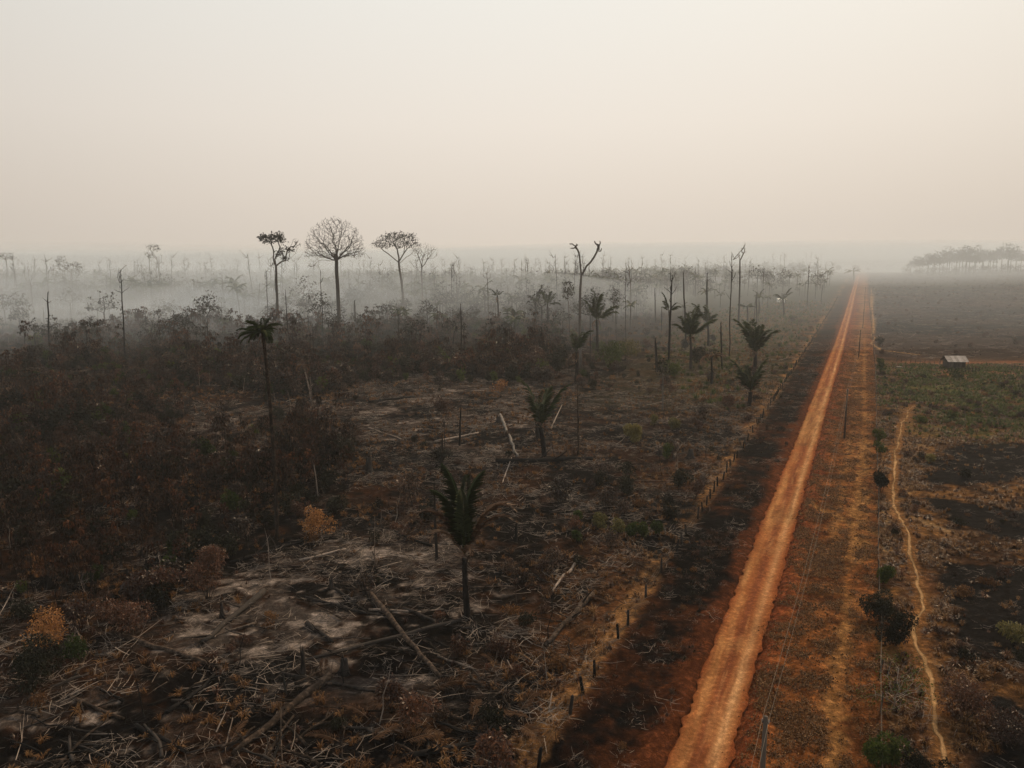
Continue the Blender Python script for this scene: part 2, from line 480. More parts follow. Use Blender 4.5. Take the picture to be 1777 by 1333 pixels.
def set_col(me, cols):
    at = me.color_attributes.new(name="Col", type='FLOAT_COLOR', domain='POINT')
    a = np.ones((len(cols), 4), np.float32); a[:, :3] = cols
    at.data.foreach_set('color', a.ravel())
def grid_mesh(name, X, Y, Z, mat, cols, closed=False):
    r, c = X.shape
    vs = np.stack([X, Y, Z], -1).reshape(-1, 3)
    i = np.arange(r - 1)[:, None] * c + np.arange(c - 1)[None]
    q = np.stack([i, i + 1, i + c + 1, i + c], -1).reshape(-1, 4)
    me = bpy.data.meshes.new(name)
    me.vertices.add(len(vs)); me.vertices.foreach_set('co', vs.ravel().astype(np.float32))
    me.loops.add(q.size); me.loops.foreach_set('vertex_index', q.ravel().astype(np.int32))
    me.polygons.add(len(q)); me.polygons.foreach_set('loop_start', (np.arange(len(q)) * 4).astype(np.int32))
    me.polygons.foreach_set('use_smooth', np.ones(len(q), bool))
    me.materials.append(M[mat])
    me.update(calc_edges=True)
    set_col(me, cols.reshape(-1, 3))
    return me
def relief(x, y):
    s, t = to_st(x, y)
    rough = np.where(t < fence_t(s), 1.0, np.where(np.abs(t - road_c(s)) < 3.0, .08, .7)) 
    amp = (fbm(x, y, 4.5, 71) - .5) * .7 + (fbm(x, y, 1.0, 77, 3) - .5) * .42
    berm = .18 * np.exp(-((np.abs(t - road_c(s)) - 3.0) / .6) ** 2)
    return amp * rough * ss(0, 40, y + 10) + berm

fine = np.radians(np.arange(-42, 50.01, .2))
coarse = np.radians(np.concatenate([np.arange(-180, -42, 4.0)]))
coarse2 = np.radians(np.concatenate([np.arange(52, 181, 4.0), [180]]))
angs = np.concatenate([coarse, fine, coarse2])
rr = [0.01, 6, 14, 24]
r_ = 30.0
while r_ < 8000:
    rr.append(r_); r_ *= 1.0042 if r_ < 700 else (1.012 if r_ < 2500 else 1.05)
rr.append(8200)
RR, AA = np.meshgrid(np.array(rr), angs, indexing='ij')
GX, GY = RR * np.sin(AA), RR * np.cos(AA)
GZ = height(GX, GY) + relief(GX, GY)
ss_, tt_ = to_st(GX, GY)
under = np.abs(tt_ - road_c(ss_)) < 2.2
GZ = np.where(under, GZ - .06 - .3 * ss(2.2, 1.5, np.abs(tt_ - road_c(ss_))), GZ)
ground = obj("ground", grid_mesh("ground", GX, GY, GZ, 'ground', land_colour(GX, GY)))
tag(ground, "burned brown and charcoal plain with ash patches reaching the horizon", kind='structure')

# road
sv = [20.0]
while sv[-1] < 1650: sv.append(sv[-1] + max(.35, sv[-1] * .004))
sv = np.array(sv)
tv = np.linspace(-1, 1, 41)
S2, T2 = np.meshgrid(sv, tv, indexing='ij')
edge = 1.84 + (fbm(S2, T2 * 0 + np.sign(T2) * 40, 1.1, 91, 5) - .5) * .95 + (fbm(S2, np.sign(T2) * 9, 40, 93) - .5) * .5
TT = road_c(S2) + T2 * edge
RX, RY = to_xy(S2, TT)
off = T2 * edge
ruts = -.09 * np.exp(-((np.abs(off + .05) - .95) / .35) ** 2) + .035 * np.exp(-(off / .4) ** 2)
RZ = height(RX, RY) + relief(RX, RY) * (np.abs(T2) > .98) + .03 + ruts - .09 * (np.abs(T2) > .98) + (fbm(S2, TT, 1.5, 97) - .5) * .05
m1 = fbm(S2 / 5, off, 3.5, 101); m2 = fbm(S2 / 3, off, 1.0, 103); m3 = fbm(S2, off * 0, 38, 105); m4 = fbm(S2 / 16, off + (fbm(S2, off * 0, 25, 8) - .5) * 1.2, .34, 107, 3); m5 = fbm(S2, off, .6, 109, 3)
cr = np.ones(S2.shape + (3,)) * C(.26, .086, .028)
def mx(a, b, k): return a + (b - a) * k[..., None]
cr = mx(cr, np.ones_like(cr) * C(.36, .165, .060), np.exp(-((off + 1.15) / .55) ** 2) * (.35 + .65 * ss(.4, .6, m1)) * .9)
cr = mx(cr, np.ones_like(cr) * C(.50, .275, .125), np.exp(-((off - .85) / .36) ** 2) * (.55 + .45 * ss(.40, .6, m1)))
cr = mx(cr, np.ones_like(cr) * C(.17, .055, .024), np.exp(-((off + .1) / .42) ** 2) * .85)
cr = mx(cr, np.ones_like(cr) * C(.33, .185, .072), .45 * ss(.52, .66, m3) * ss(.35, .55, m1))
cr = mx(cr, np.ones_like(cr) * C(.17, .047, .016), ss(1.3, 1.95, np.abs(off) + (m2 - .5) * .6) * .95)
cr = mx(cr, np.ones_like(cr) * C(.38, .18, .07), .5 * ss(.52, .72, m4) * (1 - ss(1.2, 1.7, np.abs(off))))
cr = mx(cr, np.ones_like(cr) * C(.15, .05, .018), .55 * ss(.5, .3, m4) * ss(.3, .6, m1))
cr = cr * (.68 + .32 * m2 + .34 * m5)[..., None]
road = obj("dirt_road", grid_mesh("dirt_road", RX, RY, RZ, 'road', cr))
tag(road, "long straight red dirt road with paler wheel tracks", kind='structure')

# footpaths
def path_strip(line, w, name, label, seed):
    pts = [Vector(p) for p in line]
    cv = []
    for a, b in zip(pts[:-1], pts[1:]):
        n = max(1, int((b - a).length / .35))
        for k in range(n): cv.append(a.lerp(b, k / n))
    cv.append(pts[-1])
    P = np.array([tuple(q) for q in cv])
    for _ in range(3): P[1:-1] = (P[:-2] + 2 * P[1:-1] + P[2:]) / 4
    T = np.gradient(P, axis=0); T /= np.linalg.norm(T, axis=1)[:, None] + 1e-9
    N = np.stack([T[:, 1], -T[:, 0]], 1)
    k = np.arange(len(P))
    P = P + N * ((fbm(k * .35, k * 0 + seed, 2.2, seed + 3, 3) - .5) * .45)[:, None]
    tv = np.linspace(-1, 1, 7)
    W = w * np.clip(k / 30.0, .15, 1)[:, None] * (.45 + 1.1 * fbm(k[:, None] * .1, tv[None] * 0 + seed, 1.5, seed + 9, 3)) * (1 + (fbm(k[:, None] * .35, tv[None] * 0 + np.sign(tv)[None] * 30 + seed, 1.0, seed) - .5) * 2.2)
    X = P[:, :1] + N[:, :1] * tv[None] * W
    Y = P[:, 1:] + N[:, 1:] * tv[None] * W
    e = np.abs(tv)[None] * np.ones_like(X)
    Z = height(X, Y) + relief(X, Y) + .045 - .10 * (e > .9) - .02 * (e < .4)
    col = np.ones(X.shape + (3,)) * C(.36, .215, .10) * (.65 + .7 * fbm(X, Y, .8, 7))[..., None]
    col = col * (1 - .5 * (e > .6))[..., None] * (.55 + .9 * fbm(X, Y, 3.5, 17, 3))[..., None]
    tag(obj(name, grid_mesh(name, X, Y, Z, 'path', col)), label, kind='structure')
path_strip(PATH_W, .20, "footpath", "pale sandy footpath winding beside the right fence", 3)
path_strip(UP_W, .4, "footpath", "pale trodden trail bending at the far end of the right fence", 5)

# ------------------------------------------------------------------ scatter by geometry nodes (only for masses nobody could count)
def make_scatter(name, label, P, rz, scl, idx, protos, tilt=None, cat=None):
    n = len(P)
    me = bpy.data.meshes.new(name)
    me.vertices.add(n); me.vertices.foreach_set('co', np.asarray(P, np.float32).ravel())
    rot = np.zeros((n, 3), np.float32)
    if tilt is not None: rot[:, :2] = tilt
    rot[:, 2] = rz
    a = me.attributes.new('rot', 'FLOAT_VECTOR', 'POINT'); a.data.foreach_set('vector', rot.ravel())
    a = me.attributes.new('scl', 'FLOAT', 'POINT'); a.data.foreach_set('value', np.asarray(scl, np.float32))
    a = me.attributes.new('idx', 'INT', 'POINT'); a.data.foreach_set('value', np.asarray(idx, np.int32))
    o = obj(name, me)
    pc = bpy.data.collections.new("source_" + name)
    for i, pm in enumerate(protos):
        pc.objects.link(bpy.data.objects.new("%03d_%s" % (i, pm.name), pm))
    ng = bpy.data.node_groups.new("scatter_" + name, 'GeometryNodeTree')
    ng.interface.new_socket("Geometry", in_out='INPUT', socket_type='NodeSocketGeometry')
    ng.interface.new_socket("Geometry", in_out='OUTPUT', socket_type='NodeSocketGeometry')
    gi, go = ng.nodes.new('NodeGroupInput'), ng.nodes.new('NodeGroupOutput')
    ci = ng.nodes.new('GeometryNodeCollectionInfo'); ci.inputs['Collection'].default_value = pc
    ci.inputs['Separate Children'].default_value = True; ci.inputs['Reset Children'].default_value = True
    ip = ng.nodes.new('GeometryNodeInstanceOnPoints'); ip.inputs['Pick Instance'].default_value = True
    for nm, ty, sock in (('rot', 'FLOAT_VECTOR', 'Rotation'), ('scl', 'FLOAT', 'Scale'), ('idx', 'INT', 'Instance Index')):
        na = ng.nodes.new('GeometryNodeInputNamedAttribute'); na.data_type = ty; na.inputs['Name'].default_value = nm
        ng.links.new(na.outputs['Attribute'], ip.inputs[sock])
    ng.links.new(gi.outputs[0], ip.inputs['Points']); ng.links.new(ci.outputs[0], ip.inputs['Instance']); ng.links.new(ip.outputs[0], go.inputs[0])
    md = o.modifiers.new("scatter", 'NODES'); md.node_group = ng
    return tag(o, label, kind='stuff')

# ------------------------------------------------------------------ plant shapes
R = random.Random(7)
def rdir(rg, up=0.0):
    while True:
        v = Vector((rg.uniform(-1, 1), rg.uniform(-1, 1), rg.uniform(-1, 1)))
        if .1 < v.length < 1: break
    v.normalize(); v.z += up
    return v.normalized()
def wob(a, b, n, amp, rg):
    a, b = Vector(a), Vector(b)
    L = (b - a).length
    return [a.lerp(b, i / n) + (rdir(rg) * amp * L * (0 if i in (0, n) else 1)) for i in range(n + 1)]
def sapling(seed, h=5.0, whorls=5, lm=1):
    """thin regrowth stem with whorls of big limp leaves"""
    rg = random.Random(seed); mb = MB()
    top = Vector((rg.uniform(-.4, .4), rg.uniform(-.4, .4), h))
    pts = wob((0, 0, -.2), top, 4, .02, rg)
    mb.tube(pts, [.045, .04, .035, .028, .015], 4, 0)
    tips = [(top, 1.0)]
    for k in range(whorls - 1):
        q = rg.uniform(.45, .95); b = Vector((0, 0, 0)).lerp(top, q)
        e = b + Vector((rg.uniform(-1, 1), rg.uniform(-1, 1), rg.uniform(.2, .9))) * rg.uniform(.4, 1.1)
        mb.tube([b, (b + e) / 2 + Vector((0, 0, -.08)), e], [.02, .016, .008], 3, 0, False)
        tips.append((e, .8))
    for e, sz in tips:
        n = rg.randint(6, 11)
        for i in range(n):
            a = rg.uniform(0, 6.283)
            el = rg.uniform(-.9, .5)
            d = Vector((math.cos(a) * math.cos(el), math.sin(a) * math.cos(el), math.sin(el)))
            L = rg.uniform(.32, .68) * sz
            mb.leaf(e + d * .05, d, L, L * rg.uniform(.22, .38), rg.uniform(.5, 1.3), lm, rg.uniform(-.6, .6))
    return mb
def bush(seed, r=1.0, h=1.4, n=260, ls=.16, mats=1, stems=7, droop=.4):
    rg = random.Random(seed); mb = MB()
    lobes = [(Vector((rg.gauss(0, .38) * r, rg.gauss(0, .38) * r, h * rg.uniform(.35, .8))), r * rg.uniform(.35, .62)) for _ in range(8)]
    for i in range(stems):
        l = lobes[i % len(lobes)]
        e = l[0] + rdir(rg, .3) * l[1] * 1.05
        mb.tube(wob((rg.uniform(-.1, .1) * r, rg.uniform(-.1, .1) * r, -.15), e, 3, .05, rg), [.022 * r + .01, .018, .012, .005], 3, 0, False)
    for i in range(n):
        c, rad = rg.choice(lobes)
        d = rdir(rg, .15)
        p = c + d * rad * rg.uniform(.55, 1.05)
        p.z = max(.05, p.z)
        dd = (d + rdir(rg) * .9).normalized()
        L = ls * rg.uniform(.6, 1.5)
        mb.leaf(p, dd, L, L * .45, rg.uniform(0, droop * 2), 1 + (rg.randrange(mats) if mats > 1 else 0), rg.uniform(-1, 1))
    return mb
def tuft(seed, n=26, h=.6, w=.03, spread=.5):
    rg = random.Random(seed); mb = MB()
    for i in range(n):
        a = rg.uniform(0, 6.283); q = rg.uniform(.1, 1) * spread
        b = Vector((math.cos(a) * q * .25, math.sin(a) * q * .25, 0)); L = h * rg.uniform(.5, 1.2)
        m = b + Vector((math.cos(a) * q * .5, math.sin(a) * q * .5, 1)).normalized() * L * .6
        t = m + Vector((math.cos(a) * q * 2, math.sin(a) * q * 2, .6 - q * 1.3)).normalized() * L * .5
        sd = Vector((-math.sin(a), math.cos(a), 0)) * w
        mb.face([b - sd, b + sd, m + sd * .7, m - sd * .7]); mb.face([m - sd * .7, m + sd * .7, t])
    return mb
def twigs(seed, n=9, L=1.6, r=.022):
    rg = random.Random(seed); mb = MB()
    for i in range(n):
        a = rg.uniform(0, 6.283); c = Vector((rg.uniform(-1, 1), rg.uniform(-1, 1), rg.uniform(.02, .25)))
        l = L * rg.uniform(.35, 1.1)
        d = Vector((math.cos(a), math.sin(a), rg.uniform(-.12, .22)))
        q = r * rg.uniform(.5, 1.5)
        mid = c + d * l * .5 + rdir(rg) * .06 * l
        mb.tube([c, mid, c + d * l], [q, q * .8, q * .35], 3, 0, False)
        if rg.random() < .5:
            mb.tube([mid, mid + (d + rdir(rg, .2) * .9) * l * .35], [q * .6, q * .2], 3, 0, False)
    return mb
def stem_only(seed, h=3.5):
    rg = random.Random(seed); mb = MB()
    top = Vector((rg.uniform(-.5, .5), rg.uniform(-.5, .5), h))
    pts = wob((0, 0, -.2), top, 4, .03, rg)
    mb.tube(pts, [.05, .045, .035, .025, .008], 4, 0)
    for i in range(rg.randint(2, 5)):
        b = Vector((0, 0, 0)).lerp(top, rg.uniform(.4, .9))
        e = b + Vector((rg.uniform(-1, 1), rg.uniform(-1, 1), rg.uniform(.4, 1.3))) * rg.uniform(.25, .7)
        mb.tube([b, b.lerp(e, .5) + rdir(rg) * .06, e], [.018, .013, .004], 3, 0, False)
    return mb
def litter_leaf(seed, n=14, L=.25):
    rg = random.Random(seed); mb = MB()
    for i in range(n):
        a = rg.uniform(0, 6.283)
        mb.leaf((rg.uniform(-.8, .8), rg.uniform(-.8, .8), rg.uniform(.03, .2)), (math.cos(a), math.sin(a), rg.uniform(-.1, .7)), L * rg.uniform(.6, 1.5), L * .4, rg.uniform(0, .8), 0, rg.uniform(-1, 1))
    return mb
def frond(L, elev, droop, nl, ll, w, seed, rach=.03, leafdroop=.5, lift=0.25, late=False, gap=0.0):
    """a feather leaf: rachis arc plus leaflets on both sides"""
    rg = random.Random(seed); mb = MB()
    N = 12; pts = [Vector((0, 0, 0))]; a = elev
    for i in range(N):
        pts.append(pts[-1] + Vector((math.cos(a), 0, math.sin(a))) * L / N)
        a -= droop / N * (3.4 * (i / N) ** 2 if late else .35 + 1.5 * i / N)
    mb.tube(pts, [rach * (1 - .85 * i / N) for i in range(N + 1)], 4, 0)
    for i in range(nl):
        q = .12 + .88 * (i + rg.random() * .5) / nl
        k = min(N - 1, int(q * N)); f_ = q * N - k
        p = pts[k].lerp(pts[min(N, k + 1)], min(1, f_))
        T = (pts[min(N, k + 1)] - pts[k]).normalized()
        nrm = Vector((0, 1, 0)).cross(T) * -1
        if nrm.z < 0: nrm = -nrm
        for sd in (-1, 1):
            if rg.random() < gap: continue
            l = ll * (math.sin(math.pi * min(1, q * .82 + .16)) ** .6) * rg.uniform(.8, 1.12)
            d = (Vector((0, sd, 0)) * .8 + T * (.45 + .5 * q) + nrm * lift * rg.uniform(.3, 1.6)).normalized()
            m = p + d * l * .5
            t = p + d * l * .92 + Vector((0, 0, -leafdroop * l * rg.uniform(.5, 1.2)))
            ws = T * w * .5
            n = len(mb.v)
            mb.v.extend([tuple(p), tuple(m + ws), tuple(t), tuple(m - ws)])
            mb.f.extend([(n, n + 1, n + 2), (n, n + 2, n + 3)]); mb.m.extend([1, 1])
    return mb

# ------------------------------------------------------------------ tree growing toward target points
def grow(trunk, limbs, targets, bf=.35, step=None):
    """trunk, limbs: polylines (limbs start at or near the wood already there); targets: points the twigs must reach"""
    pos, par, pl = [], [], []
    def add(p, pa):
        pos.append(Vector(p)); par.append(pa)
        pl.append(0 if pa < 0 else pl[pa] + (pos[-1] - pos[pa]).length)
        return len(pos) - 1
    last = -1
    for p in trunk: last = add(p, last)
    ntr = len(pos)
    for lb in limbs:
        d = [(pos[i] - Vector(lb[0])).length for i in range(len(pos))]
        i = d.index(min(d))
        for p in lb[1:]: i = add(p, i)
    nfix = len(pos)
    if targets:
        T = np.array([tuple(t) for t in targets])
        cost = np.full(len(T), 1e9); who = np.zeros(len(T), int)
        alive = np.ones(len(T), bool)
        first = max(1, int(ntr * .45))
        for i in range(first, nfix):
            c = np.linalg.norm(T - np.array(pos[i]), axis=1) + bf * pl[i]
            k = c < cost; cost[k] = c[k]; who[k] = i
        for _ in range(len(T)):
            j = int(np.argmin(np.where(alive, cost, 1e12)))
            alive[j] = False
            a, b = pos[who[j]], Vector(T[j])
            L = (b - a).length
            pa = int(who[j])
            new = []
            if step and L > step * 1.6:
                n = int(L / step)
                for q in range(1, n):
                    g = a.lerp(b, q / n); g = g + rdir(R) * step * .16 + Vector((0, 0, step * .10 * math.sin(math.pi * q / n)))
                    pa = add(g, pa); new.append(pa)
            new.append(add(b, pa))
            for i in new:
                c = np.linalg.norm(T - np.array(pos[i]), axis=1) + bf * pl[i]
                k = c < cost; cost[k] = c[k]; who[k] = i
    return pos, par, ntr
def tree_meshes(name, trunk, limbs, targets, r_base, r_fork, r_tip, bf=.35, step=1.5, expo=2.3, sides=7, mats=('bark', 'bark')):
    pos, par, ntr = grow(trunk, limbs, targets, bf, step)
    n = len(pos)
    kids = [[] for _ in range(n)]
    for i, p_ in enumerate(par):
        if p_ >= 0: kids[p_].append(i)
    acc = [0.0] * n
    for i in range(n - 1, -1, -1):
        if not kids[i]: acc[i] = 1.0
        if par[i] >= 0: acc[par[i]] += acc[i]
    mxa = max(acc[0], 2)
    def rad(i): return max(r_tip, r_fork * (acc[i] / mxa) ** (1 / expo))
    tb, cb = MB(), MB()
    trr = []
    for i in range(ntr):
        q = i / max(1, ntr - 1)
        trr.append(max(r_base + (r_fork - r_base) * min(1, q * 1.1), rad(i)) * (1.45 if i == 0 else 1))
    tb.tube(pos[:ntr], trr, 10, 0)
    done = set(range(ntr))
    for i in range(n):
        if i in done or par[i] < 0: continue
        if par[i] not in done and i != 0: continue
        # start a chain here
        chain = [par[i], i]; done.add(i)
        j = i
        while kids[j]:
            nx = max(kids[j], key=lambda c: acc[c])
            chain.append(nx); done.add(nx); j = nx
        rs = [min(rad(chain[1]) * 1.05, rad(chain[0]))] + [rad(c) for c in chain[1:]]
        rs[-1] *= .5
        cb.tube([pos[c] for c in chain], rs, sides if rs[0] > .12 else 4 if rs[0] > .05 else 3, 0, False)
    tips = [pos[i] for i in range(ntr, n) if not kids[i]]
    return tb, cb, tips
def foliage(tips, per, spread, size, seed=1, flat=.6):
    rg = random.Random(seed); mb = MB()
    for p in tips:
        for _ in range(per):
            q = p + Vector((rg.gauss(0, 1) * spread, rg.gauss(0, 1) * spread, rg.gauss(0, flat) * spread))
            L = size * rg.uniform(.5, 1.4)
            mb.leaf(q, rdir(rg), L, L * .6, rg.uniform(0, .4), 0, rg.uniform(-1.5, 1.5))
    return mb
def cloud(u, v, ru, rv, n, Y, D, hollow=0, dome=False, rg=None):
    """points filling an ellipsoid seen at a pixel, with real depth"""
    rg = rg or R
    c = AT(u, v, Y); k = D / F_PX
    o = []
    while len(o) < n:
        p = Vector((rg.uniform(-1, 1), rg.uniform(-1, 1), rg.uniform(-1, 1)))
        if p.length > 1 or p.length < hollow: continue
        if dome and p.z < -.1: continue
        o.append(c + Vector((p.x * ru * k, p.y * ru * k * .85, p.z * rv * k)))
    return o
TREES = 0
def px_tree(name, label, base, trunk_px, limbs_px=(), clouds=(), rb=.5, rf=.3, rt=.05, leaves=None, bf=.35, step=1.5, cat='tree', group=None, mats=('bark', 'bark'), expo=2.3, yj=.25, lean=0):
    """a tree of its own: trunk and main limbs follow the photographed ones, set at the real distance with depth of their own"""
    b = G(*base); Y = b.y; D = Y
    k = D / F_PX
    rg = random.Random(hash(base) & 0xffff)
    tp = [b + Vector((0, 0, -.6))] + [AT(u, v, Y) for u, v in trunk_px]
    tr = []
    for a, c in zip(tp[:-1], tp[1:]):
        tr += [a.lerp(c, i / 3) + rdir(rg) * (c - a).length * .006 * (i > 0) for i in range(3)]
    tr.append(tp[-1])
    lbs = []
    for lb in limbs_px:
        side = rg.choice((-1, 1)) * yj
        ref = AT(lb[0][0], lb[0][1], Y)
        L = []
        for i, (u, v) in enumerate(lb):
            q = AT(u, v, Y)
            q.y += side * (q - ref).length
            L.append(q)
        o = [L[0]]
        for a, c in zip(L[:-1], L[1:]):
            o += [a.lerp(c, .5) + rdir(rg) * (c - a).length * .07, c]
        lbs.append(o)
    tg = []
    for c in clouds: tg += cloud(*c[:5], Y, D, *(c[5:]), rg=rg)
    tb, cb, tips = tree_meshes(name, tr, lbs, tg, rb, rf, rt, bf, step, expo)
    org = b.copy()
    for m in (tb, cb): m.v = [tuple(Vector(q) - org) for q in m.v]
    t = thing(name, org, label, cat, group)
    obj('trunk', tb.mesh('trunk', mats[0], True), t)
    if cb.f: obj('branches', cb.mesh('branches', mats[1], True), t)
    if leaves:
        mt, per, spr, size, kind = leaves[:5]
        lim = leaves[5] if len(leaves) > 5 else None
        use = [q for q in tips if lim is None or lim(q, Y, k)]
        fm = foliage([q - org for q in use], per, spr, size, len(label))
        obj('foliage', fm.mesh('foliage', mt), t)
    return t



# ================================================================== fences
def post_mesh(seed, h, r, m):
    rg = random.Random(seed); mb = MB()
    lx, ly = rg.uniform(-.1, .1), rg.uniform(-.06, .06)
    mb.tube([(0, 0, -.3), (lx * .4, ly * .4, h * .45), (lx, ly, h * .93), (lx * 1.05, ly, h)], [r * 1.1, r, r * .92, r * .55], 7, 0)
    if rg.random() < .4: mb.tube([(lx * .8, ly * .8, h * .8), (lx + r * 1.8, ly + .03, h * .9)], [r * .4, r * .15], 4, 0)
    return mb.mesh("post", m, True)
def fence(name, label, tfun, s0, s1, gap, h, r, mat, skip, seed, nw=3, wr=.006):
    rg = random.Random(seed)
    x, y = to_xy(s0, float(tfun(s0)))
    root = thing(name, (x, y, hgt(x, y)), label, 'fence')
    pm = [post_mesh(seed + i, h * rg.uniform(.85, 1.12), r * rg.uniform(.85, 1.2), mat) for i in range(6)]
    tops = []
    s = s0
    while s < s1:
        t = float(tfun(s)) + rg.uniform(-.1, .1)
        x, y = to_xy(s, t); z = float(height(x, y) + relief(np.array(x), np.array(y)))
        if rg.random() > skip:
            obj('post', rg.choice(pm), root, loc=Vector((x, y, z - .03)) - root.location, rot=(rg.gauss(0, .05), rg.gauss(0, .05), rg.uniform(0, 6.28)))
            tops.append(Vector((x, y, z)) - root.location)
        s += gap * rg.uniform(.8, 1.2)
    for k in range(nw):
        zz = h * (.3 + .27 * k); mb = MB(); pts = []
        for a, b in zip(tops[:-1], tops[1:]):
            pts += [a + Vector((0, 0, zz)), a.lerp(b, .5) + Vector((0, 0, zz - .05))]
        pts.append(tops[-1] + Vector((0, 0, zz)))
        mb.tube(pts, [wr] * len(pts), 3, 0, False)
        obj('wire', mb.mesh('wire', 'wire'), root)
fence('wire_fence', "line of charred wooden posts along the left side of the dirt road", fence_t, 38, 640, 3.15, 1.4, .105, 'char', .2, 11)
fence('wire_fence', "thin weathered post and wire fence right of the road beside the sandy footpath", rfence_t, 34, 640, 5.5, 1.35, .07, 'pole', .1, 31)
# low rail fences at the hut
def rail(a, b, n, h, label):
    a, b = G(*a), G(*b)
    root = thing('rail_fence', a, label, 'fence')
    for i in range(n + 1):
        p = a.lerp(b, i / n); mb = MB(); mb.tube([(0, 0, -.2), (0.03, 0, h)], [.09, .07], 6)
        obj('post', mb.mesh('post', 'plank'), root, loc=p - a)
    for q in (.5, .9):
        mb = MB(); mb.tube([Vector((0, 0, h * q)), (b - a) / 2 + Vector((0, .05, h * q - .05)), (b - a) + Vector((0, 0, h * q))], [.05, .045, .05], 5)
        obj('rail', mb.mesh('rail', 'plank'), root)
rail((1556, 628), (1630, 633), 9, 1.1, "low rail fence running left from the small hut")
rail((1748, 641), (1800, 644), 6, 1.1, "short rail fence at the right edge of the photo near the hut")

# ================================================================== utility poles and wires
def upole(s, t, label, h=8.7, arms=1):
    x, y = to_xy(s, t); z = hgt(x, y)
    root = thing('utility_pole', (x, y, z), label, 'utility pole', 'utility poles beside the road', rz=-AZ)
    mb = MB(); mb.tube([(0, 0, -.5), (.02, 0, h * .5), (.05, 0, h)], [.16, .14, .105], 10)
    obj('pole', mb.mesh('pole', 'pole', True), root)
    mb = MB(); mb.box((.05, 0, h - .3), .34, .08, .09)
    obj('crossarm', mb.mesh('crossarm', 'pole'), root)
    for dx in (-.10, .20):
        mb = MB(); mb.tube([(dx, 0, h - .3), (dx, 0, h - .22), (dx, 0, h - .14)], [.03, .05, .03], 8)
        obj('insulator', mb.mesh('insulator', 'tin'), root)
    mb = MB(); mb.tube([(.1, .1, h * .5), (.13, .12, h * .62)], [.035, .035], 6)
    obj('conduit', mb.mesh('conduit', 'wire'), root)
    return [root.matrix_basis @ Vector((dx, 0, h - .13)) for dx in (-.10, .20)]
PT = []
spots = [(36.9, -3.03, "utility pole cut by the bottom edge between the dirt road and the footpath"),
         (145.4, -1.34, "tall thin utility pole standing right of the road above the bushes"),
         (276.1, 0.15, "utility pole right of the road at the level of the hut roof"),
         (392, 1.1, "farther utility pole right of the road just beyond the one level with the hut"),
         (508, 1.6, "hazy distant utility pole right of the road"), (625, 1.8, "faintest far utility pole close to where the road vanishes")]
PT += [upole(*q) for q in spots]
sx, sy = to_xy(-70, -4.6)
PT.insert(0, [Vector((sx + dx, sy, 8.6)) for dx in (-.10, .20)])
for i, (a, b) in enumerate(zip(PT[:-1], PT[1:])):
    for k in (0, 1):
        mb = MB(); n = 28; L = (b[k] - a[k]).length
        sag = min(2.6, L * .022)
        mb.tube([a[k].lerp(b[k], q / n) - Vector((0, 0, sag * 4 * (q / n) * (1 - q / n))) for q in range(n + 1)], [.008] * (n + 1), 4, 0, False)
        x_, y_, z_ = a[k]
        w = obj('overhead_wire', mb.mesh('overhead_wire', 'wire'))
        where = ["between the nearest utility pole and the bottom edge of the photo", "from the nearest utility pole up to the second one", "between the second and third utility poles",
                 "between the third and fourth utility poles", "between the fourth and fifth utility poles", "between the two farthest utility poles"][i]
        tag(w, ("left" if k == 0 else "right") + " overhead wire " + where, 'wire', 'overhead wires between the utility poles')

# ================================================================== hut, shed, posts
def hut():
    b = G(1655, 639); k = b.y / F_PX
    root = thing('wooden_hut', b, "small dark wooden hut with a pale ribbed metal roof in the right field", 'hut', rz=math.radians(-3))
    W, D_, H = 4.6, 3.6, 2.3
    for i in range(14):
        x = -W / 2 + (i + .5) * W / 14
        if 5 <= i <= 6: continue
        mb = MB(); mb.box((x, -D_ / 2, H / 2), W / 14 - .03, .05 + .01 * (i % 3), H - .03 * (i % 4)); obj('plank', mb.mesh('plank', 'plank'), root)
    for s_ in (-1, 1):
        for i in range(9):
            y = -D_ / 2 + (i + .5) * D_ / 9
            mb = MB(); mb.box((s_ * W / 2, y, H / 2 + .02), .05, D_ / 9 - .03, H - .03 * (i % 3)); obj('plank', mb.mesh('plank', 'plank'), root)
    mb = MB(); mb.box((0, D_ / 2, H / 2), W, .06, H); obj('back_wall', mb.mesh('back_wall', 'plank'), root)
    mb = MB(); mb.box((-W / 14, -D_ / 2 + .06, .95), W / 7 - .05, .05, 1.9); obj('door', mb.mesh('door', 'plank'), root)
    for s_ in (-1, 1):                      # two roof pitches of ribbed sheets
        for i in range(7):
            mb = MB(); w = 5.9 / 7; x = -5.9 / 2 + (i + .5) * w
            for j in range(6):
                x0_, x1_ = x - w / 2 + j * w / 6, x - w / 2 + (j + 1) * w / 6
                za, zb = (.03 if j % 2 else 0), (0 if j % 2 else .03)
                mb.face([(x0_, s_ * 2.5, H - .25 + za), (x1_, s_ * 2.5, H - .25 + zb), (x1_, 0, H + 1.25 + zb), (x0_, 0, H + 1.25 + za)])
            o = obj('roof_sheet', mb.mesh('roof_sheet', 'tin'), root, loc=(0, 0, .012 * (i % 2)))
    for px, py in ((-2.75, -2.35), (2.75, -2.35), (2.75, 2.3), (-2.75, 2.3)):
        mb = MB(); mb.tube([(px, py, -.2), (px, py, H - .12)], [.07, .07], 6); obj('corner_post', mb.mesh('corner_post', 'plank'), root)
hut()
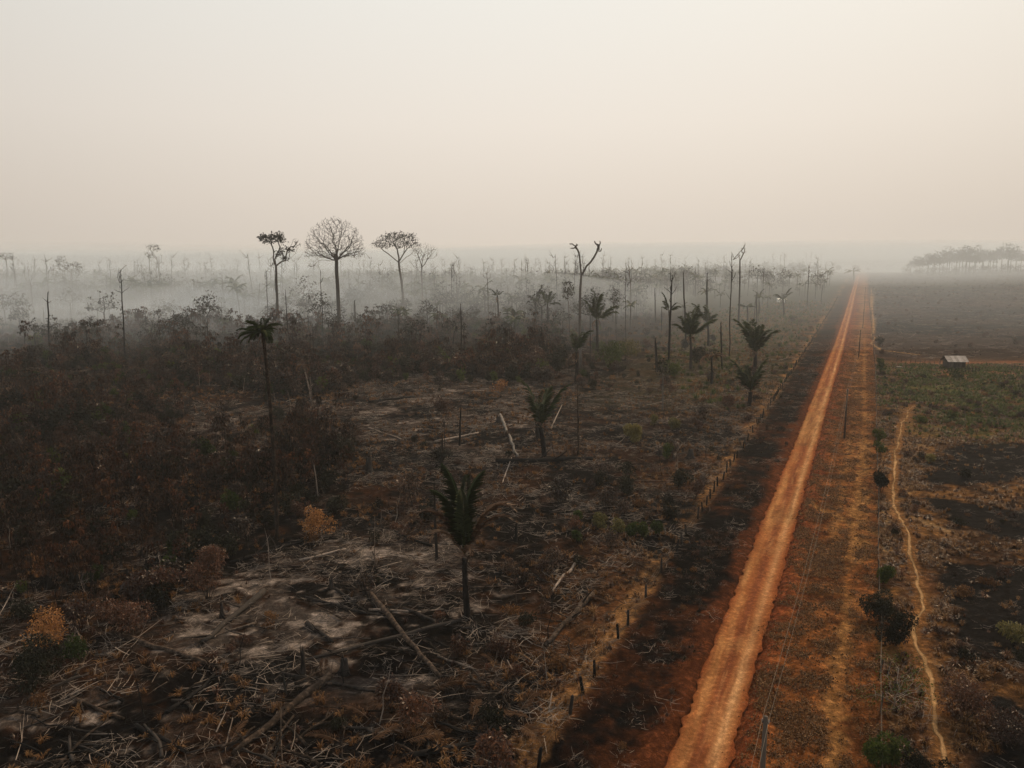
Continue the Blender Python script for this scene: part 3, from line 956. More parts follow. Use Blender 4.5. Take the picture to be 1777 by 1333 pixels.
def corral(px, w, n, h, label):
    b = G(*px); root = thing('timber_pen', b, label, 'pen')
    rg = random.Random(w * 10)
    for i in range(n):
        x = -w / 2 + w * i / (n - 1)
        mb = MB(); hh = h * rg.uniform(.7, 1.1); mb.tube([(x, rg.uniform(-.1, .1), -.2), (x + rg.uniform(-.1, .1), 0, hh)], [.1, .08], 6); obj('post', mb.mesh('post', 'char'), root)
    for q in (.35, .7):
        mb = MB(); mb.tube([(-w / 2, .05, h * q), (0, .1, h * q + .05), (w / 2, .05, h * q)], [.07, .07, .06], 5); obj('rail', mb.mesh('rail', 'plank'), root)
corral((1672, 646), 8.5, 10, 1.5, "dark timber pen in front of the small hut")
def trough(px, label):
    b = G(*px); root = thing('water_trough', b, label, 'trough'); mb = MB()
    mb.box((0, 0, .3), 1.6, .7, .5); mb.box((-.9, 0, .2), .12, .9, .5); mb.box((.9, 0, .2), .12, .9, .5)
    obj('basin', mb.mesh('basin', 'plank'), root)
    mb = MB(); mb.box((0, 0, .575), 1.4, .5, .03); obj('rim', mb.mesh('rim', 'tin'), root)
trough((1560, 640), "pale box shaped trough near the rail fence left of the hut")
def shed(px, w, label, mat):
    b = G(*px); root = thing('white_shed', b, label, 'shed')
    mb = MB(); mb.box((0, 0, 1.1), w, 3, 2.2); obj('wall', mb.mesh('wall', mat), root)
    mb = MB()
    for s_ in (-1, 1): mb.face([(-w / 2 - .3, s_ * 1.9, 2.1), (w / 2 + .3, s_ * 1.9, 2.1), (w / 2 + .3, 0, 3.0), (-w / 2 - .3, 0, 3.0)])
    obj('roof', mb.mesh('roof', 'white'), root)
    mb = MB(); mb.box((.4, -1.51, .9), .9, .05, 1.8); obj('door', mb.mesh('door', 'plank'), root)
shed((1353, 525), 3.2, "larger of two small white sheds far off in the open ground left of the road", 'white')
shed((1361, 525), 1.8, "smaller of two small white sheds far off in the open ground left of the road", 'white')

# ================================================================== the tall trees on the skyline
px_tree('giant_tree', "tallest tree with a wide bare domed crown on a straight grey trunk", (590, 590),
        [(588, 548), (586, 500), (584, 470), (584, 452), (583, 440)],
        [[(584, 454), (572, 436), (562, 424), (548, 418)], [(584, 454), (600, 436), (612, 420), (618, 410)], [(583, 450), (582, 425), (578, 402)], [(583, 448), (590, 420), (596, 400)],
         [(583, 452), (566, 448), (552, 440), (538, 438)], [(584, 452), (606, 440), (620, 438), (626, 446)], [(583, 454), (568, 452), (556, 452), (545, 462), (538, 463)]],
        [(581, 441, 55, 65, 1400, .0, True), (582, 441, 54, 64, 300, .85, True), (548, 434, 22, 15, 90), (617, 434, 17, 17, 90), (540, 461, 9, 4, 22)],
        rb=.75, rf=.62, rt=.055, bf=.34, step=1.3, expo=2.1, cat='tree')
px_tree('giant_tree', "tree with leafy flat top and bare curved right limb, left of the tallest tree", (484, 585),
        [(482, 545), (480, 500), (479, 462)],
        [[(479, 462), (473, 448), (473, 436), (468, 424)], [(479, 462), (476, 450), (484, 430), (486, 415)], [(479, 463), (488, 454), (500, 450), (510, 440), (515, 428)],
         [(482, 560), (476, 515), (471, 480), (465, 460)], [(500, 450), (504, 438), (501, 432)]],
        [(464, 414, 15, 7, 60), (485, 412, 9, 9, 45), (515, 423, 8, 11, 40), (500, 432, 7, 6, 14), (484, 438, 5, 10, 14), (492, 447, 5, 6, 8)],
        rb=.6, rf=.45, rt=.05, bf=.3, step=1.4,
        leaves=('dark', 18, .6, .8, 'x', lambda q, Y, k: (AT(497, 500, Y).x > q.x) or (q.z < AT(500, 428, Y).z and q.x < AT(506, 430, Y).x)))
px_tree('giant_tree', "leafy umbrella crowned tree right of the tallest tree, its trunk leaning", (702, 560),
        [(700, 525), (697, 490), (693, 465), (692, 455)],
        [[(692, 456), (682, 447), (668, 436), (658, 428)], [(692, 456), (690, 440), (684, 424)], [(693, 456), (700, 440), (702, 420)], [(693, 458), (706, 446), (716, 440), (722, 430)], [(700, 440), (712, 426), (716, 416)]],
        [(688, 419, 36, 13, 150), (662, 424, 15, 9, 50), (712, 419, 15, 12, 60), (690, 410, 24, 7, 60)],
        rb=.65, rf=.5, rt=.05, bf=.3, step=1.4, leaves=('dark', 12, .8, .7, 'x'))
px_tree('giant_tree', "bare forked tree with fine grey twigs beside the leafy umbrella tree", (733, 550),
        [(733, 520), (732, 480), (732, 464)],
        [[(732, 464), (727, 448), (722, 436)], [(732, 466), (742, 450), (752, 440)], [(733, 474), (723, 468), (714, 458), (712, 452)], [(732, 460), (735, 445), (737, 432)]],
        [(738, 436, 25, 16, 270), (722, 436, 12, 9, 60), (713, 454, 4, 4, 8)], rb=.42, rf=.34, rt=.04, bf=.3, step=1.2)
px_tree('dead_tree', "tall dead tree ending in two long bare curving forks", (1008, 640),
        [(1006, 560), (1007, 500), (1009, 477)],
        [[(1009, 477), (1007, 455), (1005, 438), (1001, 428), (994, 423), (989, 423)], [(1009, 477), (1018, 462), (1030, 449), (1037, 437), (1039, 428), (1034, 420)], [(1001, 428), (995, 431), (990, 431)],
         [(1039, 430), (1042, 422), (1041, 418)], [(1037, 437), (1042, 436), (1044, 431)]],
        [(1000, 424, 3, 4, 5), (1034, 420, 3, 4, 4)], rb=.42, rf=.32, rt=.06, bf=.3, step=1.2, expo=3.2)
px_tree('dead_tree', "tall slim dead tree with a small twisted top left of the road", (1282, 565),
        [(1283, 520), (1284, 470), (1284, 452)],
        [[(1284, 452), (1282, 444), (1281, 437)], [(1284, 452), (1288, 443), (1291, 436), (1290, 426)], [(1290, 438), (1296, 437)]],
        [(1290, 430, 6, 9, 18), (1282, 440, 2, 5, 5)], rb=.42, rf=.3, rt=.05, bf=.3, step=1)
px_tree('dead_tree', "bare tree with a feathery open crown right of the twin fork tree", (1095, 560), [(1095, 520), (1094, 490), (1092, 472)],
        [[(1092, 472), (1091, 460), (1093, 450)], [(1093, 474), (1086, 463)], [(1093, 470), (1100, 462)]], [(1092, 460, 10, 16, 60)], rb=.3, rf=.2, rt=.04, step=1)
for lab, base, trunk, clouds, lv in [
    ("bare round crowned small tree right of the forked pair", (793, 556), [(792, 520), (792, 480)], [(788, 467, 13, 15, 90)], None),
    ("bare tree with a thin lopsided crown above the small dark palm", (848, 572), [(847, 530), (846, 490), (845, 480)], [(845, 474, 13, 14, 80)], None),
    ("slender pale tree with a tiny vase top standing alone on the haze", (912, 530), [(912, 495), (912, 462)], [(912, 450, 6, 10, 26)], None),
    ("hazy narrow bare tree just right of the tallest trunk", (623, 545), [(622, 510), (622, 480)], [(622, 468, 6, 12, 40)], None),
    ("hazy little tree with sparse tufts left of the tallest trunk", (566, 530), [(562, 500), (560, 480)], [(559, 477, 6, 6, 22)], 5),
    ("broad pale umbrella tree at the left edge of the photo", (13, 520), [(12, 480), (12, 462)], [(10, 445, 14, 7, 90)], 3),
    ("tree with leafy layered top on a crooked stem, upper left", (278, 520), [(277, 490), (275, 465), (272, 450)], [(266, 430, 12, 6, 60), (260, 442, 9, 5, 40), (280, 452, 2, 8, 6)], 6),
    ("thin bare companion of the layered crooked tree, upper left", (262, 515), [(261, 480), (259, 455)], [(259, 447, 5, 6, 16)], 3),
    ("low flat topped tree with spreading arms below the layered crooked tree", (256, 520), [(252, 492), (250, 480)], [(247, 468, 12, 10, 28)], 2),
    ("tallest leafy tree of the dark clump at upper left", (117, 520), [(114, 495), (112, 475)], [(108, 458, 11, 14, 90)], 9),
    ("rounded leafy tree at the right of the dark clump at upper left", (122, 522), [(121, 495), (124, 475)], [(130, 465, 14, 11, 90)], 8),
    ("lean half bare tree at the left of the dark clump at upper left", (97, 525), [(96, 500), (95, 485)], [(94, 470, 7, 12, 45)], 5),
    ("thin tree hanging over the right of the dark leafy clump, upper left", (134, 515), [(132, 485)], [(133, 470, 9, 9, 40)], 4),
    ("leaning dead tree with a long broken arm near the left edge", (47, 520), [(46, 490), (42, 474)], [(46, 468, 6, 7, 20)], None),
    ("second thin dead stem beside the leaning broken tree near the left edge", (53, 522), [(49, 480)], [(48, 466, 4, 5, 12)], None),
    ("bare Y shaped tree alone between the layered tree and the leafy palm", (329, 518), [(328, 490), (326, 475)], [(320, 462, 7, 10, 22), (328, 460, 3, 7, 9)], None),
    ("hazy dead tree with a small forked tip left of the curved limb tree", (394, 520), [(393, 490), (392, 470)], [(392, 462, 5, 8, 18)], None),
    ("dead tree bent over to the left behind the tall palm's crown", (419, 528), [(417, 500), (415, 484)], [(408, 476, 6, 5, 14), (416, 482, 4, 3, 10)], None),
    ("hazy slim tree with a light top right of the bent dead tree", (538, 540), [(537, 505), (537, 490)], [(537, 482, 5, 8, 22)], None),
    ("faint tall dead stem between the tallest tree and the leafy umbrella tree", (664, 540), [(663, 500), (664, 470)], [(667, 490, 5, 10, 14)], None),
    ("leaning bare tree behind the left shoulder of the umbrella tree", (675, 545), [(674, 520), (672, 500)], [(673, 495, 5, 8, 20)], None),
    ("dead stem with a crooked hook top beside the forked bare tree", (720, 548), [(720, 510), (719, 490), (720, 482)], [(721, 481, 2, 2, 5)], None),
    ("small tree of round dark leaf balls in front of the twin fork tree", (989, 600), [(988, 560), (987, 530)], [(986, 505, 11, 17, 110)], 12),
    ("narrow leafy sapling right of the leaning palms in the middle", (1070, 600), [(1069, 570), (1068, 540)], [(1068, 520, 8, 18, 70)], 9),
    ("hazy bushy tree left of the twin fork tree in the far haze", (1030, 540), [(1030, 515), (1030, 500)], [(1029, 488, 9, 10, 50)], None),
    ("hazy tree with two stems and a small top right of the feathery tree", (1112, 545), [(1111, 515)], [(1110, 492, 7, 13, 40)], None),
    ("shrubby small tree with pale leaves beside the charred snag in the middle", (1150, 712), [(1150, 680), (1150, 650)], [(1150, 640, 14, 14, 70)], 8),
    ("round crowned hazy tree in the low forest at centre left", (385, 540), [(384, 525)], [(384, 492, 8, 5, 40)], 6),
]:
    if base[0] < 300: base = (base[0], base[1] + 26)
    b = G(*base); h = None
    k = b.y / F_PX
    px_tree('tree' if lv else 'dead_tree', lab, base, trunk, [], clouds, rb=max(.16, 1.1 * k * .55), rf=max(.12, .8 * k * .45), rt=max(.03, k * .16), bf=.3, step=1.1,
            leaves=('dark', lv, .45, .55, 'x') if lv else None)

# ---- snags: burned standing poles
def snag_mesh(seed, h, r):
    rg = random.Random(seed); mb = MB()
    top = Vector((rg.uniform(-.03, .03) * h, rg.uniform(-.03, .03) * h, h))
    pts = wob((0, 0, -.4), top, 6, .007, rg)
    mb.tube(pts, [r * 1.25, r * 1.05, r, r * .92, r * .85, r * .75, r * .35], 7, 0)
    mb.tube([top - Vector((0, 0, h * .05)), top + Vector((r * .8, 0, h * .02))], [r * .5, r * .12], 4, 0)
    bt = MB()
    for i in range(rg.randint(1, 3)):
        b = Vector((0, 0, 0)).lerp(top, rg.uniform(.5, .95)); e = b + Vector((rg.uniform(-1, 1), rg.uniform(-1, 1), rg.uniform(.2, 1.2))) * h * .07
        bt.tube([b, e], [r * .4, r * .12], 4, 0, False)
    return mb, bt
def snag(base, top, wpx, label, mat='char', group=None):
    b = G(*base); k = b.y / F_PX
    h = (AT(top[0], top[1], b.y) - b).length
    mb, bt = snag_mesh(int(base[0] * 7 + base[1]), h, wpx * k / 2)
    t = thing('burned_snag', b, label, 'snag', group)
    d = (AT(top[0], top[1], b.y) - b).normalized()
    t.rotation_euler = Vector((0, 0, 1)).rotation_difference(d).to_euler()
    obj('trunk', mb.mesh('trunk', mat, True), t); obj('broken_branch', bt.mesh('broken_branch', mat), t)
for base, top, w, lab, m in [
    ((86, 618), (84, 507), 3, "tall charred pole standing alone in the smoke at left", 'char'),
    ((85, 540), (83, 488), 2, "thin faded snag directly behind the tall charred pole at left", 'char'),
    ((617, 572), (615, 521), 4, "black pointed stake in the dark shrubs right of the tallest trunk", 'char'),
    ((1140, 645), (1137, 587), 5, "thick black snag in the middle right shrubs", 'char'),
    ((797, 772), (798, 703), 3.5, "black upright snag in the burned clearing left of the pale log", 'char'),
    ((766, 825), (766, 753), 4, "rusty brown stake behind the nearest broad palm", 'log'),
    ((758, 972), (752, 838), 5, "crooked charred stake just left of the nearest broad palm", 'char'),
    ((895, 940), (895, 909), 7, "short thick charred stump right of the nearest broad palm", 'char'),
    ((1190, 600), (1190, 473), 3, "tall bare snag behind the broad palm pair at right centre", 'char'),
    ((1226, 570), (1228, 474), 3.2, "tall bare snag right of the broad palm pair", 'char'),
    ((1138, 560), (1137, 500), 2.4, "hazy snag left of the broad palm pair", 'char'),
    ((1102, 540), (1101, 505), 2.5, "short hazy snag beside the feathery bare tree", 'char'),
    ((185, 535), (184, 480), 2.4, "pale snag left of a pair of crooked stems, upper left", 'char'),
    ((193, 530), (194, 490), 3, "crooked stem of the upper left pair with a side arm", 'char'),
    ((208, 545), (207, 485), 2, "thin stem under a tuft at upper left", 'char'),
    ((317, 512), (316, 482), 2, "short snag left of the Y shaped tree", 'char'),
    ((640, 540), (641, 485), 2.4, "dim snag in the haze between the two leafy giants", 'char'),
    ((696, 530), (693, 500), 2, "small snag tight against the leaning umbrella trunk", 'char'),
    ((776, 545), (775, 497), 3, "pale thick snag left of the bare round crowned tree", 'char'),
    ((795, 545), (794, 498), 2.4, "snag touching the bare round crowned tree on its right", 'char'),
    ((1003, 790), (1000, 668), 3, "tall thin brown stem right of the dark mid field palm", 'log'),
    ((1313, 560), (1312, 508), 2.4, "hazy short pole right of the tall slim dead tree", 'char'),
    ((1253, 640), (1253, 560), 3, "dark pole between the broad palms at right centre", 'char'),
    ((650, 985), (649, 895), 2, "thin pale stem standing in the ash clearing", 'pale'),
    ((552, 860), (545, 795), 2, "slanting thin stem behind the withered yellow bush", 'pale'),
    ((543, 730), (538, 655), 3, "grey stem of the drooping dead palm", 'pale'),
]: snag(base, top, w, lab, m)

# ================================================================== palms
FR = {}
def fronds_for(kind):
    if kind in FR: return FR[kind]
    L, dr, nl, ll, w, ld, mats, rach = dict(
        big=(7.4, 1.0, 90, 1.3, .10, .75, ('palmg', 'palmg'), .075), bigdead=(6.4, 2.6, 60, 1.0, .09, .5, ('palmd', 'palmd'), .06),
        feather=(2.5, 1.1, 30, .7, .10, .4, ('palmg', 'palmg'), .035), skirt=(2.6, .5, 22, .4, .08, .5, ('palmd', 'palmd'), .03),
        mid=(5.4, 1.0, 30, 1.15, .17, .6, ('palmg', 'palmg'), .07), middead=(4.6, 2.3, 24, .9, .14, .7, ('palmd', 'palmd'), .06))[kind]
    FR[kind] = [frond(L * q, 0, dr * d, nl, ll, w, 5 + i, rach, ld, lift=.08 if kind in ('big', 'mid') else .25, late=kind in ('big', 'bigdead', 'mid'), gap=.28 if kind in ('mid', 'middead', 'bigdead') else .06).mesh('frond', mats) for i, (q, d) in enumerate([(1, 1), (.9, 1.25), (1.08, .75), (.8, 1.5)])]
    return FR[kind]
def palm(base, crown, wpx, specs, label, name='palm_tree', group=None, seed=1, sc=1.0, mat='char', part=True, bend=.02, cat='palm', rtop=.75):
    """specs: (kind, count, elevation low, elevation high, scale)"""
    rg = random.Random(seed * 13 + 5)
    b = G(*base); k = b.y / F_PX
    top = AT(crown[0], crown[1], b.y) - b
    r = wpx * k / 2
    t = thing(name, b, label, cat, group)
    mb = MB(); n = 8
    n = 34
    pts = [Vector((0, 0, -.4)).lerp(top, i / n) + Vector((math.sin(i / n * math.pi) * bend * top.length, 0, 0)) for i in range(n + 1)]
    mb.tube(pts, [r * (1.3 - (1.3 - rtop) * i / n) * (1.0 if i % 2 else .84) * rg.uniform(.95, 1.06) for i in range(n + 1)], 10, 0)
    obj('trunk', mb.mesh('trunk', mat, True), t)
    for kind, cnt, e0, e1, s in specs:
        ms = fronds_for(kind)
        for i in range(cnt):
            a = 6.283 * i / cnt + rg.uniform(-.35, .35)
            el = rg.uniform(e0, e1)
            obj('frond', rg.choice(ms), t, loc=top + Vector((0, 0, rg.uniform(-.1, .1))), rot=Euler((rg.uniform(-.5, .5), -el, a), 'XYZ'), scl=s * sc * rg.uniform(.6, 1.18))
    return t
def set_fronds(t, top, lst):
    for kind, i, az, el, s in lst:
        obj('frond', fronds_for(kind)[i], t, loc=top, rot=Euler((0, -math.radians(el), math.radians(az)), 'XYZ'), scl=s)
# nearest broad palm, its leaves placed one by one
t = palm((812, 1072), (806, 968), 11, [], "nearest broad palm with upright green leaves and two arching brown ones", name='broad_palm', bend=-.01, rtop=.9)
b_ = G(812, 1072); tp = AT(806, 962, b_.y) - b_
set_fronds(t, tp, [('big', 2, 165, 85, 1.0), ('big', 0, 20, 88, 1.0), ('big', 0, 85, 86, .92), ('big', 1, 182, 79, .97), ('big', 2, 265, 84, .8),
                   ('bigdead', 0, 184, 66, 1.0), ('bigdead', 0, 356, 68, 1.12), ('bigdead', 2, 340, 60, .9), ('bigdead', 1, 205, 58, .8), ('bigdead', 3, 290, 50, .6)])
# tall palm at left
t = palm((481, 937), (456, 575), 6, [('feather', 9, .15, .7, 1.0), ('feather', 7, .75, 1.35, .95), ('feather', 6, -.35, .1, .85), ('skirt', 7, -1.5, -1.1, .8)],
         "tall slender palm with a small tufted green crown rising over the left thicket", name='tall_palm', seed=4, mat='log', bend=.012, rtop=.95)
b_ = G(481, 937); tp = AT(452, 578, b_.y) - b_
set_fronds(t, tp, [('feather', 0, 180, 8, 1.0), ('feather', 2, 172, 22, 1.0), ('feather', 0, 192, -5, .95)])
t = palm((545, 726), (526, 632), 3, [('middead', 8, -.5, .35, .62)], "dead palm with drooping brown leaves behind the tall slender palm", name='dead_palm', seed=6, mat='pale')
palm((945, 793), (938, 742), 8, [('mid', 9, 1.1, 1.5, 1.25), ('middead', 4, .5, 1.2, .7)], "dark palm with upright leaves standing over the pale log in the clearing", name='broad_palm', seed=8, rtop=1)
palm((934, 762), (932, 730), 8, [('mid', 4, 1.0, 1.45, .75), ('middead', 4, .6, 1.3, .75)], "scorched palm with a brown leaning leaf right behind the dark clearing palm", name='broad_palm', seed=9, rtop=1)
palm((1300, 704), (1302, 680), 7, [('mid', 12, .9, 1.5, 1.25), ('middead', 5, .8, 1.3, .9)], "dark ragged palm nearest the left road fence", name='broad_palm', seed=10, rtop=1)
palm((1308, 650), (1311, 612), 6, [('mid', 15, .95, 1.5, 1.75), ('middead', 4, .3, .9, 1.0)], "big upright green palm behind the ragged one near the left road fence", name='broad_palm', seed=11, rtop=1)
palm((1198, 640), (1198, 585), 5, [('mid', 15, .7, 1.5, 1.65), ('middead', 4, -.2, .5, .9)], "large spreading palm left of a smaller one at right centre", name='broad_palm', seed=12)
palm((1229, 600), (1228, 560), 4, [('mid', 11, .6, 1.45, 1.4)], "smaller spreading palm right of the large one at right centre", name='broad_palm', seed=13)
palm((1297, 560), (1297, 533), 3, [('mid', 7, .1, .9, 1.0)], "low crowned palm at the foot of the tall slim dead tree", name='broad_palm', seed=14)
palm((1036, 610), (1035, 555), 5, [('mid', 10, .5, 1.5, 1.6), ('middead', 3, -.4, .2, .9)], "wide armed palm right of the twin fork tree", name='broad_palm', seed=15)
palm((1000, 665), (1000, 610), 6, [('mid', 6, 1.1, 1.5, 1.35), ('middead', 9, -1.3, -.6, .75)], "shaggy palm with a hanging brown skirt below the twin fork tree", name='broad_palm', seed=16, rtop=1)
palm((864, 575), (863, 513), 3, [('mid', 6, .2, 1.3, .85), ('middead', 3, -1.4, -.9, .9)], "small dark palm sharp against the haze at centre", name='broad_palm', seed=17)
palm((1235, 665), (1234, 618), 4, [('middead', 7, .1, .7, 1.1)], "dead palm with collapsed brown leaves below the broad palm pair", name='dead_palm', seed=18)
palm((748, 540), (748, 490), 2.5, [('mid', 5, .2, 1.3, .9)], "left of two hazy palms beside the forked bare tree", name='broad_palm', seed=19)
palm((756, 545), (756, 497), 2.5, [('mid', 6, -.1, .7, 1.1)], "right of two hazy palms beside the forked bare tree, drooping", name='broad_palm', seed=20)
palm((774, 548), (773, 515), 3, [('mid', 6, .3, 1.2, .9)], "low hazy palm under the bare round crowned tree", name='broad_palm', seed=21)
palm((950, 580), (950, 528), 4, [('mid', 7, .2, 1.3, 1.3)], "hazy wide palm left of the twin fork tree", name='broad_palm', seed=22)
palm((930, 570), (929, 525), 4, [('mid', 6, .6, 1.4, 1.3)], "hazy upright palm touching the wide one left of the twin fork tree", name='broad_palm', seed=23)
palm((1160, 610), (1161, 540), 3.5, [('mid', 6, .2, 1.3, 1.25)], "leaning palm just left of the large spreading palm", name='broad_palm', seed=24)
palm((1482, 486), (1481, 470), 2, [('mid', 7, -.1, 1.0, 2.1)], "hazy spreading palm beside the far end of the road", name='broad_palm', seed=25)
palm((1360, 548), (1359, 520), 2.6, [('mid', 6, .5, 1.4, 1.4)], "hazy palm beside the small white sheds", name='broad_palm', seed=26)
palm((1318, 545), (1317, 520), 2.6, [('mid', 4, 1.0, 1.5, 1.2)], "narrow upright palm in the open ground left of the white sheds", name='broad_palm', seed=27)

# ---- single-mesh palms and snags of the hazy middle distance: countable, alike
def far_palm(seed):
    rg = random.Random(seed); mb = MB(); h = rg.uniform(7, 12)
    mb.tube([(0, 0, -.5), (.1, 0, h * .5), (0, 0, h)], [.3, .22, .2], 6)
    n = rg.randint(8, 12); lo = rg.uniform(-.2, .6)
    for i in range(n):
        a = 6.283 * i / n + rg.uniform(-.3, .3); el = rg.uniform(lo, 1.4); L = rg.uniform(3.5, 5.5); p = Vector((0, 0, h)); dr = rg.uniform(.15, .32)
        for k in range(6):
            d = Vector((math.cos(a) * math.cos(el), math.sin(a) * math.cos(el), math.sin(el)))
            q = p + d * L / 6
            sd = Vector((-math.sin(a), math.cos(a), 0))
            w0, w1 = .75 * math.sin(.35 + k * .45), .75 * math.sin(.35 + (k + 1) * .45) if k < 5 else .05
            for s_ in (-1, 1):
                if rg.random() < .85:
                    mb.face([p, q, q + sd * s_ * abs(w1) + Vector((0, 0, -.35)), p + sd * s_ * abs(w0) + Vector((0, 0, -.35))], 1)
            p = q; el -= dr
    return mb.mesh('palm_tree', ['char', 'palmg'])
def far_snag(seed):
    rg = random.Random(seed); h = rg.uniform(9, 22)
    a, b = snag_mesh(seed, h, rg.uniform(.11, .2)); n = len(a.v)
    a.v += b.v; a.f += [tuple(i + n for i in f) for f in b.f]; a.m += b.m
    for i in range(rg.choice((0, 0, 4, 8))):
        z = h * rg.uniform(.7, 1); e = Vector((rg.uniform(-1, 1), rg.uniform(-1, 1), rg.uniform(.3, 1.4))) * h * .1
        a.tube([(0, 0, z), Vector((0, 0, z)) + e * .5 + rdir(rg) * .2, Vector((0, 0, z)) + e], [.09, .06, .03], 3, 0, False)
    return a.mesh('burned_snag', 'char')
def far_tree(seed, h=14, flat=.35, leaf='dark', n=70, per=7, sz=1.0, cw=.33):
    rg = random.Random(seed); tg = []
    for i in range(n):
        a = rg.uniform(0, 6.283); q = math.sqrt(rg.random()) * h * cw
        zc = h * (1 - flat) + h * flat * rg.random() * math.sqrt(max(0, 1 - (q / (h * cw)) ** 2))
        tg.append(Vector((math.cos(a) * q, math.sin(a) * q, zc)))
    tr = wob((0, 0, -.5), (rg.uniform(-.4, .4), 0, h * (1 - flat) * .9), 5, .01, rg)
    tb, cb, tips = tree_meshes('t', tr, [], tg, h * .018, h * .013, .035, .3, 2.2, 2.4, 4)
    fm = foliage(tips, per, h * .035, sz, seed)
    n0 = len(tb.v); tb.v += cb.v; tb.f += [tuple(i + n0 for i in f) for f in cb.f]; tb.m += cb.m
    n0 = len(tb.v); tb.v += fm.v; tb.f += [tuple(i + n0 for i in f) for f in fm.f]; tb.m += [1] * len(fm.f)
    return tb.mesh('forest_tree', ['char', leaf])
R.seed(99)
FP = [far_palm(i) for i in range(7)]; FS = [far_snag(i + 50) for i in range(8)]
FT = [far_tree(i, R.uniform(11, 16), R.uniform(.35, .6), 'dark', 60, 6, .8) for i in range(5)]
BT = [far_tree(i + 20, R.uniform(22, 29), R.uniform(.3, .55), 'dark', 120, 9, 1.5, R.uniform(.24, .4)) for i in range(8)]
def place(mesh, name, x, y, label, cat, group, sc=1.0, rz=0):
    o = obj(name, mesh, loc=(x, y, hgt(x, y)), rot=(0, 0, rz), scl=sc)
    tag(o, label, cat, group)
    return o
def rand_px(u0, u1, v0, v1, rg):
    """even spread over the land between two picture rows"""
    while True:
        a, b = G(rg.uniform(u0, u1), v0), G(rg.uniform(u0, u1), v1)
        y = rg.uniform(min(a.y, b.y), max(a.y, b.y)); x = (rg.uniform(u0, u1) - 888.5) / F_PX * y
        return x, y

LM = [(60, "near the left edge"), (200, "below the dark leafy clump at upper left"), (300, "around the layered crooked tree"), (440, "left of the tall slender palm"),
      (540, "around the tree with the curved limb"), (640, "around the tallest tree"), (720, "below the leafy umbrella tree"), (780, "below the bare forked pair"),
      (880, "around the small dark palm at centre"), (975, "left of the twin fork tree"), (1060, "around the twin fork tree"), (1130, "below the feathery bare tree"),
      (1215, "around the large spreading palm"), (1265, "around the smaller spreading palm"), (1330, "around the tall slim dead tree"), (1400, "around the small white sheds"), (1500, "beside the far end of the left fence")]
SEEN = {}
def where(x, y):
    u, v = proj(x, y)
    w_ = next((n for q, n in LM if u < q), "beside the road")
    return w_ + (", nearest row" if y > 0 and y < 320 else ", middle distance" if y < 480 else ", far back")
def size_word(sc, lo, hi):
    q = (sc - lo) / (hi - lo)
    return "very small" if q < .2 else "small" if q < .4 else "medium" if q < .6 else "large" if q < .8 else "very large"
rg = random.Random(5)
cnt = 0
while cnt < 70:
    x, y = rand_px(150, 1440, 600, 500, rg); s, t = to_st(x, y)
    if t > -24: continue
    u, v = proj(x, y)
    if rg.random() > (.35 if u < 700 else 1): continue
    sc_ = rg.uniform(.7, 1.15)
    place(rg.choice(FP), 'palm_tree', x, y, size_word(sc_, .7, 1.15) + " hazy palm " + where(x, y), 'palm', 'hazy palms of the burned forest left of the road', sc_, rg.uniform(0, 6.28)); cnt += 1
cnt = 0
while cnt < 130:
    x, y = rand_px(-20, 1440, 640, 495, rg); s, t = to_st(x, y)
    if t > -24: continue
    sc_ = rg.uniform(.55, 1.5); k_ = rg.randrange(8)
    place(FS[k_], 'burned_snag', x, y, size_word(sc_, .55, 1.5) + " thin grey snag " + where(x, y), 'snag', 'thin snags of the burned forest left of the road', sc_, rg.uniform(0, 6.28)); cnt += 1
cnt = 0
while cnt < 110:
    x, y = rand_px(-20, 1430, 590, 500, rg); s, t = to_st(x, y)
    if t > -30: continue
    u, v = proj(x, y)
    if u > 1080 and v > 520: continue
    sc_ = rg.uniform(.5, 1.4)
    place(rg.choice(FT), 'forest_tree', x, y, size_word(sc_, .5, 1.4) + " low sooty tree " + where(x, y), 'tree', 'low sooty trees of the burned forest left of the road', sc_, rg.uniform(0, 6.28)); cnt += 1
# ridge of tall trees at upper right
for i in range(44):
    u = 1572 + i * 5.6 + rg.uniform(-5, 5)
    y = rg.uniform(1000, 1130) + (40 if i < 5 else 0)
    x = (u - 888.5) / F_PX * y
    place(rg.choice(BT), 'ridge_tree', x, y, "hazy tree on the upper right ridge, " + ("near its left end" if u < 1610 else "left of its highest crown" if u < 1640 else "forming its highest crowns" if u < 1690 else "right of the highest crowns" if u < 1715 else "at its second high point" if u < 1750 else "at the right edge of the photo") + (", front row" if y < 1060 else ", back row"), 'tree', 'tall trees along the ridge at upper right', rg.uniform(.85, 1.15) * (1.22 if 1635 < u < 1690 or 1715 < u < 1745 else 1) * (.8 if u < 1600 else 1), rg.uniform(0, 6.28))
for i in range(9):
    u = 1300 + rg.uniform(0, 240); y = rg.uniform(1350, 1450); x = (u - 888.5) / F_PX * y
    place(rg.choice(BT), 'ridge_tree', x, y, "faint distant tree near the vanishing point of the road", 'tree', 'faint trees near the end of the road', rg.uniform(.35, .6), rg.uniform(0, 6.28))

